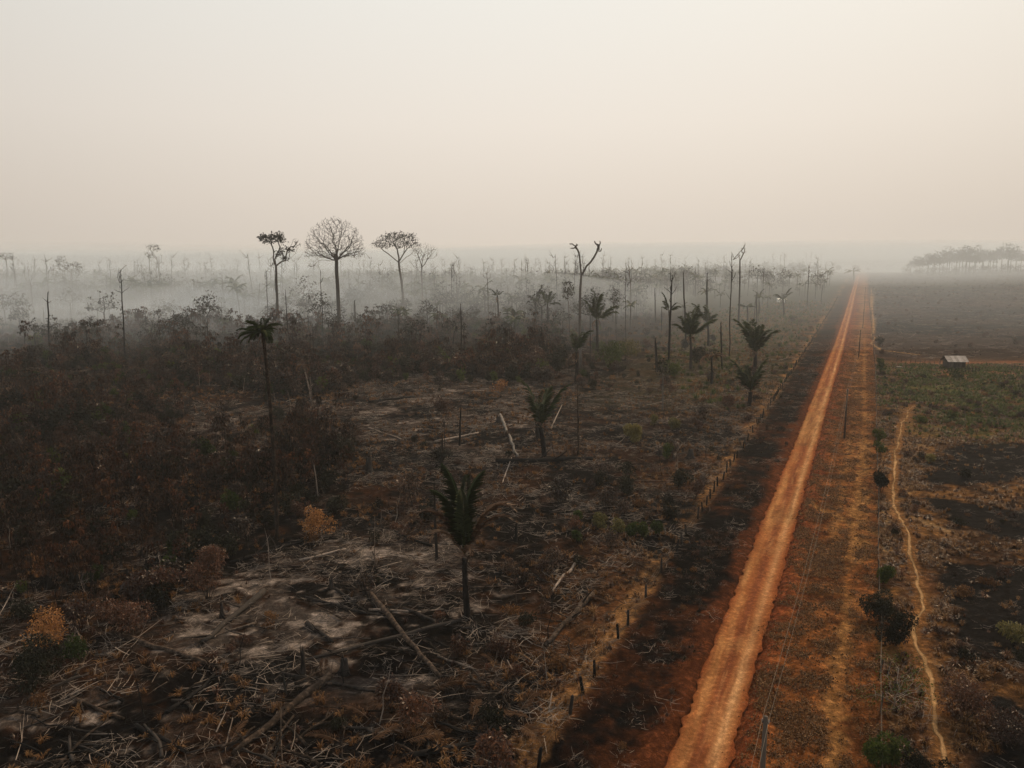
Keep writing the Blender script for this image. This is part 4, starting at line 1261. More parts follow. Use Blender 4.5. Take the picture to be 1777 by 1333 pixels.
# ================================================================== forest masses nobody could count
def spread(n, poly_fn, xr, yr, seed, dens=None):
    rs = np.random.RandomState(seed)
    X = rs.uniform(*xr, n); Y = rs.uniform(*yr, n)
    k = poly_fn(X, Y, rs)
    X, Y = X[k], Y[k]
    return np.stack([X, Y, height(X, Y) + relief(X, Y) - .03], 1), rs
def do_scatter(name, label, P, rs, protos, s0, s1, tilt=.06):
    n = len(P)
    make_scatter(name, label, P, rs.uniform(0, 6.28, n), rs.uniform(s0, s1, n), rs.randint(0, len(protos), n), protos, rs.normal(0, tilt, (n, 2)))
def farf(X, Y, rs):
    s, t = to_st(X, Y); u, v = proj(X, Y)
    front = np.where(u > 1120, 640, 440) + (fbm(X, Y, 60, 3) - .5) * 160
    return (t < -30) & (Y > front) & (np.abs(X) < Y * .75 + 30) & (rs.rand(len(X)) < (1 - .6 * ss(600, 1300, Y)) * (1 - .8 * ss(-260, -30, t)) * (.35 + .65 * ss(.4, .55, fbm(X, Y, 45, 203))))
P, rs = spread(40000, farf, (-1100, 560), (370, 1500), 1)
FT2 = FT + [far_tree(i + 70, R.uniform(8, 12), .8, 'dark', 40, 6, .8, .2) for i in range(3)] + FP[:3] + FS[:3]
do_scatter('distant_burned_forest', "hazy grey mass of burned forest left of the road", P, rs, FT2, .6, 1.6)
def ridge(X, Y, rs): return (np.abs(X) < Y * .72) & (height(X, Y) > 7)
P, rs = spread(9000, ridge, (-2100, 1300), (1900, 2800), 2)
do_scatter('far_ridge_forest', "faint forest on the far ridge at the left horizon", P, rs, BT, .6, 1.1)

# ================================================================== burned regrowth on the left
SAP = [sapling(i, R.uniform(4.2, 6.2), R.randint(7, 13)).mesh('sapling', ['char', 'brown' if i % 3 else 'rust']) for i in range(9)]
BSH = [bush(i + 30, R.uniform(1.0, 1.7), R.uniform(2.4, 3.8), 800, .34, 1, 8).mesh('shrub', ['char', ('dark', 'brown', 'green', 'rust', 'brown', 'dark', 'dark')[i % 7]]) for i in range(7)]
STM = [stem_only(i, R.uniform(2.2, 5)).mesh('stem', 'stick') for i in range(6)]
def thick(X, Y, rs):
    a = np.maximum(soft(X, Y, 'thicket', 3), soft(X, Y, 'band', 12))
    n = fbm(X, Y, 14, 61)
    return rs.rand(len(X)) < a * (.10 + .90 * ss(.40, .54, n))
P, rs = spread(56000, thick, (-330, 120), (60, 420), 3)
d = np.hypot(P[:, 0], P[:, 1])
near = np.argsort(d)
# the largest-looking ones as things of their own, the rest as one mass
n_ind = 0; keep = np.ones(len(P), bool)
rg = random.Random(8)
def thicket_where(u, v):
    a = ("at the left edge" if u < 60 else "left of the orange tipped bush" if u < 130 else "behind the broad rust coloured bush" if u < 260 else "behind the big round rust bush" if u < 400 else
         "left of the tall palm's trunk" if u < 470 else "right of the tall palm's trunk" if u < 540 else "near the withered yellow bush" if u < 640 else "left of the nearest broad palm")
    return a + (", front row" if v > 1020 else ", second row" if v > 960 else ", deeper in" if v > 900 else ", far inside")
looks = ["limp brown leaved burned sapling in the left thicket", "rust leaved burned sapling in the left thicket"]
for i in near:
    x, y, z = P[i]; u, v = proj(x, y)
    if not (-40 < u < 1000): continue
    k = rg.randrange(9)
    if rg.random() < .5: continue
    sc_ = rg.uniform(.6, 1.15); rz_ = rg.uniform(0, 6.28)
    o = obj('burned_sapling', SAP[k], loc=(x, y, z), rot=(rg.gauss(0, .07), rg.gauss(0, .07), rz_), scl=sc_)
    tag(o, size_word(sc_, .6, 1.15) + (" brown leaved" if k % 3 else " rust leaved") + " burned sapling " + thicket_where(u, v), 'sapling', 'burned saplings with limp brown leaves in the left thicket' if k % 3 else 'rust leaved burned saplings in the left thicket')
    keep[i] = False; n_ind += 1
    if n_ind >= 290: break
P2 = P[keep]
ns = len(P2)
protos = SAP + BSH
idx = np.where(rs.rand(ns) < .62 - .3 * ss(130, 230, P2[:, 1]), rs.randint(0, 9, ns), rs.randint(9, 16, ns))
make_scatter('burned_thicket', "dense mass of scorched saplings and shrubs with drooping brown leaves", P2, rs.uniform(0, 6.28, ns), rs.uniform(.4, 1.12, ns) * (1 + .3 * ss(150, 260, P2[:, 1])) * (.55 + .95 * ss(.35, .68, fbm(P2[:, 0], P2[:, 1], 16, 301))), idx, protos, rs.normal(0, .07, (ns, 2)))

def sparse(X, Y, rs):
    s, t = to_st(X, Y)
    L = t < fence_t(s) - 1.5
    clr = np.maximum(soft(X, Y, 'clear1', 3), soft(X, Y, 'corner', 2))
    a = (.10 + .9 * ss(.5, .66, fbm(X, Y, 17, 67))) * (1 - .88 * clr) * (1 - .75 * soft(X, Y, 'clear2', 6)) * (1 - .8 * soft(X, Y, 'open', 15))
    return L & (rs.rand(len(X)) < a * .62)
LOWB = [bush(i + 60, R.uniform(.6, 1.0), R.uniform(.7, 1.4), 380, .20, 1, 6, .6).mesh('low_shrub', ['char', ('rust', 'brown', 'dark', 'straw', 'brown', 'rust')[i % 6]]) for i in range(6)]
P, rs = spread(42000, sparse, (-330, 240), (40, 420), 4)
ns = len(P)
idx = np.where(rs.rand(ns) < .62, rs.randint(0, 6, ns), np.where(rs.rand(ns) < .6, rs.randint(6, 12, ns), rs.randint(12, 19, ns)))
make_scatter('scorched_undergrowth', "scattered low scorched shrubs and thin stems on the burned ground left of the fence", P, rs.uniform(0, 6.28, ns), rs.uniform(.4, 1.1, ns), idx, LOWB + STM + BSH, rs.normal(0, .08, (ns, 2)))

P, rs = spread(900, lambda X, Y, rs: (X > (1560 - 888.5) / F_PX * Y) & (X < Y * .72), (480, 840), (990, 1160), 21)
do_scatter('ridge_undergrowth', "hazy bushes filling in under the tall trees on the upper right ridge", P, rs, FT + BSH, .35, .9)
# smoky mid-distance shrub canopy, far left
def smk(X, Y, rs):
    s, t = to_st(X, Y); u, v = proj(X, Y)
    return (t < -60) & (rs.rand(len(X)) < ss(.40, .6, fbm(X, Y, 30, 13))) & (u < 1130)
P, rs = spread(9000, smk, (-520, 120), (255, 560), 6)
do_scatter('smoky_shrub_canopy', "smoke dimmed shrub canopy below the tall trees at left", P, rs, BSH + BSH + FT[:2], .45, 1.05)

# ================================================================== ground clutter
TWG = [twigs(i, 12, R.uniform(.8, 1.9), .016).mesh('twigs', 'stick') for i in range(12)]
BIGT = [twigs(i + 40, 3, R.uniform(2.5, 5), .034).mesh('fallen_sticks', 'stick') for i in range(8)]
def deb(X, Y, rs):
    s, t = to_st(X, Y)
    a = .25 + .75 * ss(.42, .6, fbm(X, Y, 6, 81))
    a = np.where(t < fence_t(s), a, 0)
    return rs.rand(len(X)) < a * (1 - .6 * ss(110, 260, Y)) * (1 - .7 * soft(X, Y, 'thicket', 4))
P, rs = spread(85000, deb, (-170, 190), (40, 300), 7)
do_scatter('burned_debris', "fallen twigs and charred sticks littering the clearing", P, rs, TWG, .5, 1.3, .03)
P, rs = spread(4200, deb, (-170, 190), (40, 330), 8)
do_scatter('fallen_branches', "larger fallen branches criss crossing the burned ground", P, rs, BIGT, .6, 1.4, .03)
GR = [tuft(i, 26, R.uniform(.45, .8), .028, R.uniform(.5, 1.0)).mesh('grass_tuft', 'straw') for i in range(5)]
GRD = [tuft(i + 9, 22, R.uniform(.35, .6), .03, R.uniform(.6, 1.1)).mesh('burned_tuft', 'rust') for i in range(4)]
GRB = [tuft(i + 19, 20, R.uniform(.3, .5), .03, R.uniform(.6, 1.1)).mesh('black_tuft', 'dark') for i in range(3)]
GRO = [tuft(i + 29, 30, R.uniform(.5, .8), .035, R.uniform(.6, 1.1)).mesh('green_tuft', 'green') for i in range(4)]
LITTER = [litter_leaf(i, 16, .16).mesh('leaf_litter', ('rust', 'straw', 'brown')[i]) for i in range(3)]
def gleft(X, Y, rs):
    s, t = to_st(X, Y)
    a = .06 + .5 * ss(.45, .62, fbm(X, Y, 7, 83)) + .7 * ss(-16, -2, t - fence_t(s)) * ss(.42, .58, fbm(X, Y, 5, 85))
    return (t < fence_t(s) + .2) & (rs.rand(len(X)) < a * (1 - .8 * soft(X, Y, 'clear1', 4)))
P, rs = spread(60000, gleft, (-120, 150), (40, 200), 9)
do_scatter('dry_grass_left', "dry yellow and brown grass tufts near the left fence", P, rs, GR + GRD[:2], .5, 1.3, .2)
def gverge(X, Y, rs):
    s, t = to_st(X, Y); rc = road_c(s)
    a = np.where((t > fence_t(s) + .3) & (t < rc - 2.6), .04 + .6 * ss(.48, .64, fbm(X, Y, 3.2, 187)), 0)
    return rs.rand(len(X)) < a
P, rs = spread(150000, gverge, (-2, 180), (38, 330), 10)
do_scatter('charred_verge_grass', "black and rusty burned grass between the left fence and the road", P, rs, GRB + GRD[:2] + [LITTER[0], LITTER[1], LITTER[2]], .3, .85, .3)
SHG = [tuft(i + 39, 16, .16, .035, 1.4).mesh('short_dry_tuft', 'straw') for i in range(4)]
P, rs = spread(60000, lambda X, Y, rs: gverge(X, Y, rs) | ((to_st(X, Y)[1] > fence_t(to_st(X, Y)[0]) + .4) & (to_st(X, Y)[1] < road_c(to_st(X, Y)[0]) - 3) & (rs.rand(len(X)) < .3)), (-2, 180), (38, 300), 17)
do_scatter('charred_verge_twigs', "charred twigs and leaf litter between the left fence and the road", P, rs, TWG[:8] + LITTER, .25, .7, .04)
P, rs = spread(16000, gverge, (-2, 180), (38, 300), 27)
do_scatter('charred_verge_scrub', "low rusty and black scrub between the left fence and the road", P, rs, LOWB, .18, .5)
def gright(X, Y, rs):
    s, t = to_st(X, Y); rc = road_c(s)
    a = np.where((t > rc + 2.2) & (t < rfence_t(s)), .04 + .42 * ss(.42, .62, fbm(X, Y, 1.8, 87)), 0)
    tk = 0.1 + 1.75 * ss(50, 165, s)
    return rs.rand(len(X)) < a * ss(.2, .6, np.abs(t - tk)) * (1 - ss(200, 420, s))
rs = np.random.RandomState(11)
S_ = 36 + 400 * rs.rand(130000) ** 1.9; T_ = rs.uniform(-6, 5.2, 130000)
X_, Y_ = to_xy(S_, T_); k_ = gright(X_, Y_, rs); X_, Y_ = X_[k_], Y_[k_]
P = np.stack([X_, Y_, height(X_, Y_) + relief(X_, Y_) - .02], 1)
do_scatter('dry_verge_grass', "short rust brown dry grass and leaf litter right of the road", P, rs, SHG + LITTER[1:2], .5, 1.4, .25)
def gfield(X, Y, rs):
    s, t = to_st(X, Y)
    a = np.where((t > rfence_t(s) + .2) & (pdist(X, Y, PATH_W) > .7), .15 + .85 * ss(.4, .62, fbm(X, Y, 6, 89)), 0)
    return rs.rand(len(X)) < a * (1 - .93 * burnt(X, Y))
P, rs = spread(170000, gfield, (15, 200), (38, 235), 12)
green = soft(P[:, 0], P[:, 1], 'greenr', 10)
ns = len(P); idx = np.where(rs.rand(ns) < green * .75, rs.randint(0, 4, ns), np.where(rs.rand(ns) < .55, rs.randint(4, 9, ns), rs.randint(9, 13, ns)))
make_scatter('field_grass', "patchy brown and dull green grass over the right field", P, rs.uniform(0, 6.28, ns), rs.uniform(.5, 1.3, ns), idx, GRO + GR + GRD, rs.normal(0, .2, (ns, 2)))
def fshr(X, Y, rs):
    s, t = to_st(X, Y)
    a = np.where((t > rfence_t(s) + .6) & (pdist(X, Y, PATH_W) > 1.2), ss(.5, .66, fbm(X, Y, 8, 189)), 0) * (1 - .6 * burnt(X, Y))
    return rs.rand(len(X)) < a
P, rs = spread(5200, fshr, (15, 200), (38, 215), 15)
do_scatter('field_undergrowth', "low brown and sooty undergrowth of the right field", P, rs, LOWB, .35, 1.0)
P, rs = spread(30000, lambda X, Y, rs: fshr(X, Y, rs) | ((to_st(X, Y)[1] > rfence_t(to_st(X, Y)[0]) + .4) & (rs.rand(len(X)) < .25)), (15, 200), (38, 230), 16)
do_scatter('field_twigs', "thin charred and pale twigs on the right field", P, rs, TWG, .3, .8)
def ofld(X, Y, rs):
    s, t = to_st(X, Y)
    return (rs.rand(len(X)) < soft(X, Y, 'open', 15) * .8) & (t < fence_t(s))
P, rs = spread(22000, ofld, (40, 330), (130, 560), 13)
do_scatter('open_ground_grass', "dull green and straw grass on the open ground left of the road beyond the palms", P, rs, GRO + GR, 1.0, 2.4, .1)
def rfar(X, Y, rs):
    s, t = to_st(X, Y)
    return (t > rfence_t(s) + 1) & (X < Y * .8) & (rs.rand(len(X)) < .35 + .6 * fbm(X, Y, 12, 91))
P, rs = spread(90000, rfar, (90, 900), (245, 1100), 14)
idx = None
do_scatter('far_field_debris', "grey fallen sticks and charred tufts over the dark far right field", P, rs, BIGT + TWG[:6] + GRB + GRD + LOWB[:1], .5, 1.5, .05)

# ================================================================== logs lying on the burned ground
def log(a, b, wpx, mat, label, br=4):
    A, B = G(*a), G(*b); rg_ = random.Random(int(a[0] * 3 + b[1]))
    r = wpx * ((A.y + B.y) / 2) / F_PX / 2
    L = (B - A).length; org = (A + B) / 2
    n = max(4, int(L / 1.2)); pts = []
    for i in range(n + 1):
        p = A.lerp(B, i / n)
        if 0 < i < n: p += Vector((rg_.uniform(-1, 1), rg_.uniform(-1, 1), 0)) * min(L * .012, .12)
        p.z = float(height(p.x, p.y) + relief(np.array(p.x), np.array(p.y))) * .5 + float(height(p.x, p.y)) * .5 + r * .75 + .02
        pts.append(p - org)
    t = thing('fallen_log', org, label, 'log')
    mb = MB(); mb.tube(pts, [r * (1.1 - .45 * i / n) * rg_.uniform(.88, 1.1) for i in range(n + 1)], 9, 0)
    obj('trunk', mb.mesh('trunk', mat, True), t)
    for k in range(br):
        i = rg_.randint(1, n - 1); p = pts[i]; d = (pts[-1] - pts[0]).normalized()
        e = p + (d * .6 + Vector((rg_.uniform(-1, 1), rg_.uniform(-1, 1), rg_.uniform(.1, .8)))) * rg_.uniform(.5, 2.4)
        mb = MB(); mb.tube([p, p.lerp(e, .5) + rdir(rg_) * .1, e], [r * .35, r * .25, r * .08], 5); obj('branch_stub', mb.mesh('branch_stub', mat), t)
for a in [
    ((632, 1020), (762, 1178), 11, 'log', "thick charred log slanting down right below the nearest broad palm"),
    ((800, 1078), (530, 1148), 8, 'char', "long thin black log crossing under the slanting thick one"),
    ((458, 1030), (352, 1118), 12, 'char', "thick black log in the grey ash at the left of the clearing"),
    ((196, 1102), (385, 1162), 10, 'log', "brown log lying left of the ash patch in the lower left"),
    ((572, 1178), (405, 1312), 16, 'log', "thickest brown log running toward the bottom edge at lower centre left"),
    ((485, 1172), (655, 1203), 8, 'char', "black log touching the upper end of the thickest brown log"),
    ((118, 1212), (215, 1252), 8, 'log', "pale edged log at lower left above a white ash streak"),
    ((235, 1262), (325, 1308), 9, 'char', "charred log with white ash beside it at lower left"),
    ((530, 1040), (668, 1072), 6, 'char', "slim black log parallel to the ash streaks in mid clearing"),
    ((583, 1026), (640, 1068), 6, 'char', "short black log crossing the slim one in mid clearing"),
    ((700, 1058), (772, 1086), 7, 'char', "black log between the slanting thick log and the nearest palm"),
    ((533, 1085), (578, 1116), 9, 'char', "short stubby black log in the middle of the ash"),
    ((400, 978), (538, 938), 6, 'char', "thin black log at the top left of the ash clearing"),
    ((1028, 1036), (945, 1122), 12, 'log', "thick brown log near the left fence, right of the nearest palm"),
    ((1005, 968), (958, 1030), 6, 'pale', "thin pale trunk above the thick brown log near the fence"),
    ((868, 722), (898, 795), 6, 'bark', "pale ash grey log beside the dark palm in the far clearing"),
    ((860, 806), (1030, 800), 11, 'char', "long black log lying level below the dark clearing palm"),
    ((700, 1322), (860, 1288), 14, 'char', "big dark log along the bottom edge below the clearing"),
    ((1175, 768), (1170, 798), 8, 'pale', "whitish burned log among the shrubs left of the road fence"),
    ((640, 700), (720, 690), 5, 'char', "dark log at the far left of the upper clearing"),
    ((640, 745), (700, 765), 4, 'pale', "slim pale branch in the upper clearing"),
    ((755, 768), (830, 752), 4, 'pale', "pale stick lying right of the upright clearing snag"),
    ((345, 795), (380, 787), 6, 'pale', "pale log seen through the gap in the left thicket"),
    ((520, 975), (600, 955), 5, 'pale', "grey branch at the top of the ash clearing below the yellow bush"),
    ((640, 1060), (730, 1064), 5, 'pale', "pale broken branch crossing behind the slanting thick log"),
    ((445, 1080), (350, 1112), 4, 'pale', "long pale branch right of the thick black log in the ash"),
    ((760, 1140), (830, 1166), 4, 'pale', "pale forked branch at the lower end of the slanting log"),
    ((960, 1180), (895, 1130), 5, 'straw', "slim straw coloured stick leaning by the fence gap"),
    ((1400, 1500), (1450, 1490), 3, 'pale', "pale stick out in the near verge"),
][:-1]: log(*a)
def stick(a, b, wpx, mat, label, lift=.6):
    A, B = G(*a), G(*b); t = thing('bare_stick', A, label, 'stick')
    r = wpx * A.y / F_PX / 2
    e = B - A; e.z += lift
    mb = MB(); mb.tube([Vector((0, 0, -.1)), e * .5 + Vector((0, .02, 0)), e], [r, r * .9, r * .5], 6); obj('shaft', mb.mesh('shaft', mat), t)
for a in [((76, 1228), (172, 1196), 3, 'pale', "long pale stick lying across the lower left corner"),
          ((137, 1185), (150, 1138), 3, 'pale', "pale stick propped in the lower left bushes", .3),
          ((152, 1140), (128, 1090), 3, 'pale', "thin pale stick leaning up from the propped one"),
          ((390, 1300), (405, 1260), 3, 'pale', "short pale stick left of the thickest brown log"),
          ((375, 1268), (393, 1250), 2.5, 'pale', "tiny pale stick beyond the short one near the thickest log"),
          ((908, 1200), (880, 1158), 3, 'pale', "straw pale stick lying near the fence at lower centre"),
          ((952, 1238), (958, 1214), 4, 'pale', "short upright pale stick before the fence posts"),
          ((955, 745), (975, 708), 2.5, 'pale', "thin leaning pale pole right of the dark clearing palm"),
          ((870, 842), (888, 800), 2.5, 'pale', "bent pale stem behind the nearest broad palm"),
          ]: stick(*a)
def stump(px, r, h, label, flare=1.5):
    b = G(*px); t = thing('charred_stump', b, label, 'stump'); mb = MB(); rg_ = random.Random(px[0])
    mb.tube([(0, 0, -.3), (0, 0, .1), (.03, 0, h * .5), (.05, .02, h)], [r * flare * 1.2, r * flare, r, r * .85], 10, 0)
    for i in range(4):
        a = i * 1.6 + rg_.random(); mb.tube([(math.cos(a) * r * .6, math.sin(a) * r * .6, h * .85), (math.cos(a) * r * .7, math.sin(a) * r * .7, h * rg_.uniform(1.1, 1.35))], [r * .35, r * .05], 4)
    obj('bole', mb.mesh('bole', 'char', True), t)
    mb = MB()
    for i in range(5):
        a = i * 1.25 + rg_.random(); mb.tube([(math.cos(a) * r * .8, math.sin(a) * r * .8, .25), (math.cos(a) * r * 2.4, math.sin(a) * r * 2.4, -.05)], [r * .4, r * .12], 5)
    obj('roots', mb.mesh('roots', 'char'), t)
for a in [((597, 1168), .28, 1.1, "black stump where the crossing logs meet in the clearing"), ((526, 1172), .16, 1.9, "thin upright charred stump left of the crossing logs"),
          ((945, 745), .2, 1.0, "low stump at the foot of the dark clearing palm"), ((282, 1062), .3, .8, "charred stump at the edge of the left thicket beside the ash"),
          ((575, 1022), .2, .9, "small black stump at the upper middle of the clearing"), ((640, 820), .45, 2.2, "wide black stump in the brush left of the rusty stake"),
          ((865, 735), .45, 1.3, "dark stump at the upper end of the pale ash grey log"), ((1198, 795), .45, 1.4, "wide dark stump right of the whitish burned log"),
          ((1145, 790), .35, .9, "low black stump left of the whitish burned log"), ((385, 1070), .14, 1.2, "small forked black stump above the thick black log")]: stump(*a)

# ================================================================== bushes one can point to
def bushthing(px, wpx, hpx, leaf, label, n=600, ls=.16, group=None, name='bush', seed=0, stems=8):
    b = G(*px); k = b.y / F_PX; r, h = wpx * k / 2, hpx * k
    mb = bush(int(px[0] + px[1] + seed), r * .85, h * 1.05, int(n * 1.5), ls * 1.45, 1, stems)
    st, lf = MB(), MB()
    for f, mi in zip(mb.f, mb.m):
        tgt = lf if mi else st; n0 = len(tgt.v); tgt.v += [mb.v[i] for i in f]; tgt.f.append(tuple(range(n0, n0 + len(f)))); tgt.m.append(0)
    # leaves: weld the two halves of each leaf back together
    lf2 = MB(); q = [mb.v[i] for i in range(len(mb.v))]
    lf2.v = q; lf2.f = [f for f, mi in zip(mb.f, mb.m) if mi]; lf2.m = [0] * len(lf2.f)
    st2 = MB(); st2.v = q; st2.f = [f for f, mi in zip(mb.f, mb.m) if not mi]; st2.m = [0] * len(st2.f)
    t = thing(name, b, label, 'bush', group)
    for nm, m, mt in (('stems', st2, 'char'), ('foliage', lf2, leaf)):
        used = sorted({i for f in m.f for i in f}); mp = {a: i for i, a in enumerate(used)}
        m.v = [m.v[i] for i in used]; m.f = [tuple(mp[i] for i in f) for f in m.f]
        obj(nm, m.mesh(nm, mt), t)
    return t
for a in [
    ((1097, 768), 40, 30, 'olive', "round yellow green bush, largest of the row in the mid clearing", 1500, .24),
    ((1170, 748), 28, 26, 'olive', "yellowish bush right of the largest round one in the mid clearing", 700, .2),
    ((1135, 742), 18, 24, 'olive', "narrow yellow tipped bush between two rounder ones in the mid clearing", 400, .2),
    ((1212, 748), 16, 18, 'rust', "small brown bush at the right of the yellow green row", 350, .2),
    ((1040, 920), 32, 30, 'olive', "double green bush at the left of the low green cluster near the fence", 800, .16),
    ((1002, 905), 20, 18, 'green', "small dark green bush at the far left of the low green cluster", 400, .16),
    ((1000, 940), 22, 20, 'green', "low green bush below the far left one of the green cluster", 400, .16),
    ((1074, 925), 28, 26, 'olive', "yellow green bush in the middle of the low green cluster", 600, .16),
    ((1094, 932), 30, 28, 'green', "wide dark green bush in the middle front of the green cluster", 600, .16),
    ((1115, 932), 26, 26, 'green', "rounded green bush second from the right of the green cluster", 600, .16),
    ((1142, 932), 28, 28, 'green', "rounded green bush at the right end of the low green cluster", 600, .16),
    ((1015, 940), 12, 12, 'rust', "small brown bush in front of the low green cluster", 200, .16),
    ((542, 928), 62, 46, 'orange', "withered yellow orange bush at the top of the ash clearing", 700, .17),
    ((360, 1040), 96, 96, 'rust', "big round rust brown dead bush above the ash at left", 2600, .13),
    ((225, 1105), 90, 80, 'rust', "broad rust coloured dead bush left of the brown log", 1900, .13),
    ((95, 1130), 110, 70, 'orange', "orange tipped withered bush at the left edge of the lower thicket", 900, .15),
    ((60, 1190), 120, 80, 'dark', "dark green leaved bush at the lower left corner", 1500, .16),
    ((130, 1150), 60, 60, 'green', "green leaved bush beside the propped pale stick at lower left", 500, .15),
    ((770, 742), 50, 60, 'rust', "rusty round shrub left of the upright snag in the clearing", 1000, .22),
    ((930, 650), 60, 50, 'rust', "dark shrub with an orange brown top at centre", 1000, .3),
    ((868, 690), 30, 36, 'orange', "pale straw flowered shrub above the pale log", 260, .3),
    ((1527, 858), 34, 46, 'dark', "round dark green bush on the right fence line at mid height", 2200, .16),
    ((1527, 650), 18, 30, 'green', "tall green bush on the right fence line level with the hut", 700, .25),
    ((1528, 790), 20, 26, 'green', "small green bush on the right fence just above the round dark one", 500, .18),
    ((1524, 770), 20, 30, 'green', "upper green bush of the pair on the right fence line", 600, .18),
    ((1533, 1012), 34, 34, 'green', "small dark bush on the right fence at the bend of the footpath", 1300, .13),
    ((1527, 1078), 58, 50, 'dark', "large dark green shrub on the right fence lower down", 2200, .13),
    ((1555, 1120), 70, 60, 'dark', "dark green shrub just below the large one on the right fence", 2200, .13),
    ((1535, 1330), 76, 50, 'green', "green leaved bush at the bottom right by the fence", 2000, .12),
    ((1590, 1360), 90, 50, 'dark', "low dark bush at the bottom edge beside the footpath", 1500, .12),
    ((1760, 1120), 60, 46, 'olive', "yellow green tussock at the right edge of the photo", 900, .14),
    ((1680, 1245), 110, 72, 'rust', "brown dry shrub mass right of the lower footpath", 2600, .11),
    ((1745, 1290), 90, 60, 'rust', "brown dry shrub at the lower right corner", 1600, .11),
    ((1670, 1035), 34, 14, 'straw', "low straw coloured shrub in the charred field at right", 500, .13),
    ((1650, 728), 20, 12, 'green', "small dark green tussock in the green part of the right field", 300, .2),
    ((1600, 733), 20, 10, 'green', "low green tussock left of another in the green part of the right field", 300, .2),
    ((1612, 800), 22, 12, 'olive', "dull green tussock right of the footpath above the round dark bush", 300, .2),
    ((1675, 830), 22, 14, 'dark', "dark tussock in the middle of the right field", 300, .2),
    ((1655, 655), 30, 12, 'green', "low bright green shrub just below the timber pen", 400, .25),
    ((1060, 640), 60, 46, 'green', "dim green shrub mass left of the thick black snag", 1400, .35),
    ((1085, 625), 50, 36, 'olive', "yellowish shrub top behind the dim green mass", 900, .35),
    ((1165, 655), 40, 26, 'green', "dim green shrub right of the thick black snag", 700, .35),
    ((1215, 640), 50, 40, 'dark', "dark shrub between the broad palm pair and the dead palm", 900, .35),
    ((1525, 600), 14, 16, 'dark', "far dark bush on the right fence above the trail bend", 300, .35),
]: bushthing(*a)
def bare_bush(px, crowns, label, rb=.07):
    b = G(*px); k = b.y / F_PX; tg = []
    rg_ = random.Random(px[0])
    for u, v, ru, rv, n in crowns: tg += cloud(u, v, ru, rv, n, b.y, b.y, rg=rg_)
    tr = [b + Vector((0, 0, -.2)), b + Vector((.02, 0, .3)), b + Vector((0, .05, .7))]
    tb, cb, tips = tree_meshes('b', tr, [], tg, rb, rb * .8, .012, .45, .5, 2.4, 5)
    for m in (tb, cb): m.v = [tuple(Vector(q) - b) for q in m.v]
    t = thing('bare_shrub', b, label, 'shrub'); obj('trunk', tb.mesh('trunk', 'pale', True), t); obj('branches', cb.mesh('branches', 'pale'), t)
    return t, [q - b for q in tips]
t, tips = bare_bush((1552, 1228), [(1565, 1170, 55, 34, 44), (1540, 1205, 55, 22, 30), (1590, 1195, 34, 26, 24)], "sprawling bare grey branched shrub among green leaves beside the footpath")
obj('foliage', foliage(tips, 22, .28, .13, 3).mesh('foliage', 'green'), t)
bare_bush((152, 1045), [(148, 1010, 20, 26, 22)], "small leafless grey shrub at the edge of the left thicket", .03)
bare_bush((188, 1030), [(186, 985, 12, 30, 16)], "slim leafless sapling right of the small grey shrub at left", .03)
bare_bush((650, 1170), [(640, 1160, 14, 20, 12)], "tiny bare shrub amid the crossing logs", .02)
R.seed(31)
rg = random.Random(77)
NEAR = [(520, 760, "the dead palm"), (365, 730, "the gap in the left thicket"), (225, 745, "the left thicket clearing"), (60, 700, "the left edge"), (945, 760, "the dark clearing palm"), (1003, 790, "the tall brown stem"),
        (810, 1000, "the nearest broad palm"), (640, 810, "the wide black stump"), (1150, 700, "the thick black snag"), (590, 1165, "the crossing logs"), (490, 1245, "the thickest brown log"),
        (760, 1175, "the slanting log's lower end"), (950, 1225, "the upright stick at the fence"), (985, 1080, "the thick brown log near the fence"), (1145, 980, "the left fence"), (1060, 925, "the low green cluster"),
        (780, 1305, "the big dark bottom log"), (1098, 760, "the round yellow green bush"), (797, 740, "the upright clearing snag"), (300, 1290, "the ash streak at lower left"), (200, 1060, "the rust coloured dead bush")]
def beside(u, v):
    q = min(NEAR, key=lambda n: (n[0] - u) ** 2 + (n[1] - v) ** 2)
    return ("left of " if u < q[0] - 12 else "right of " if u > q[0] + 12 else "just above " if v < q[1] else "just below ") + q[2]
k_ = 0
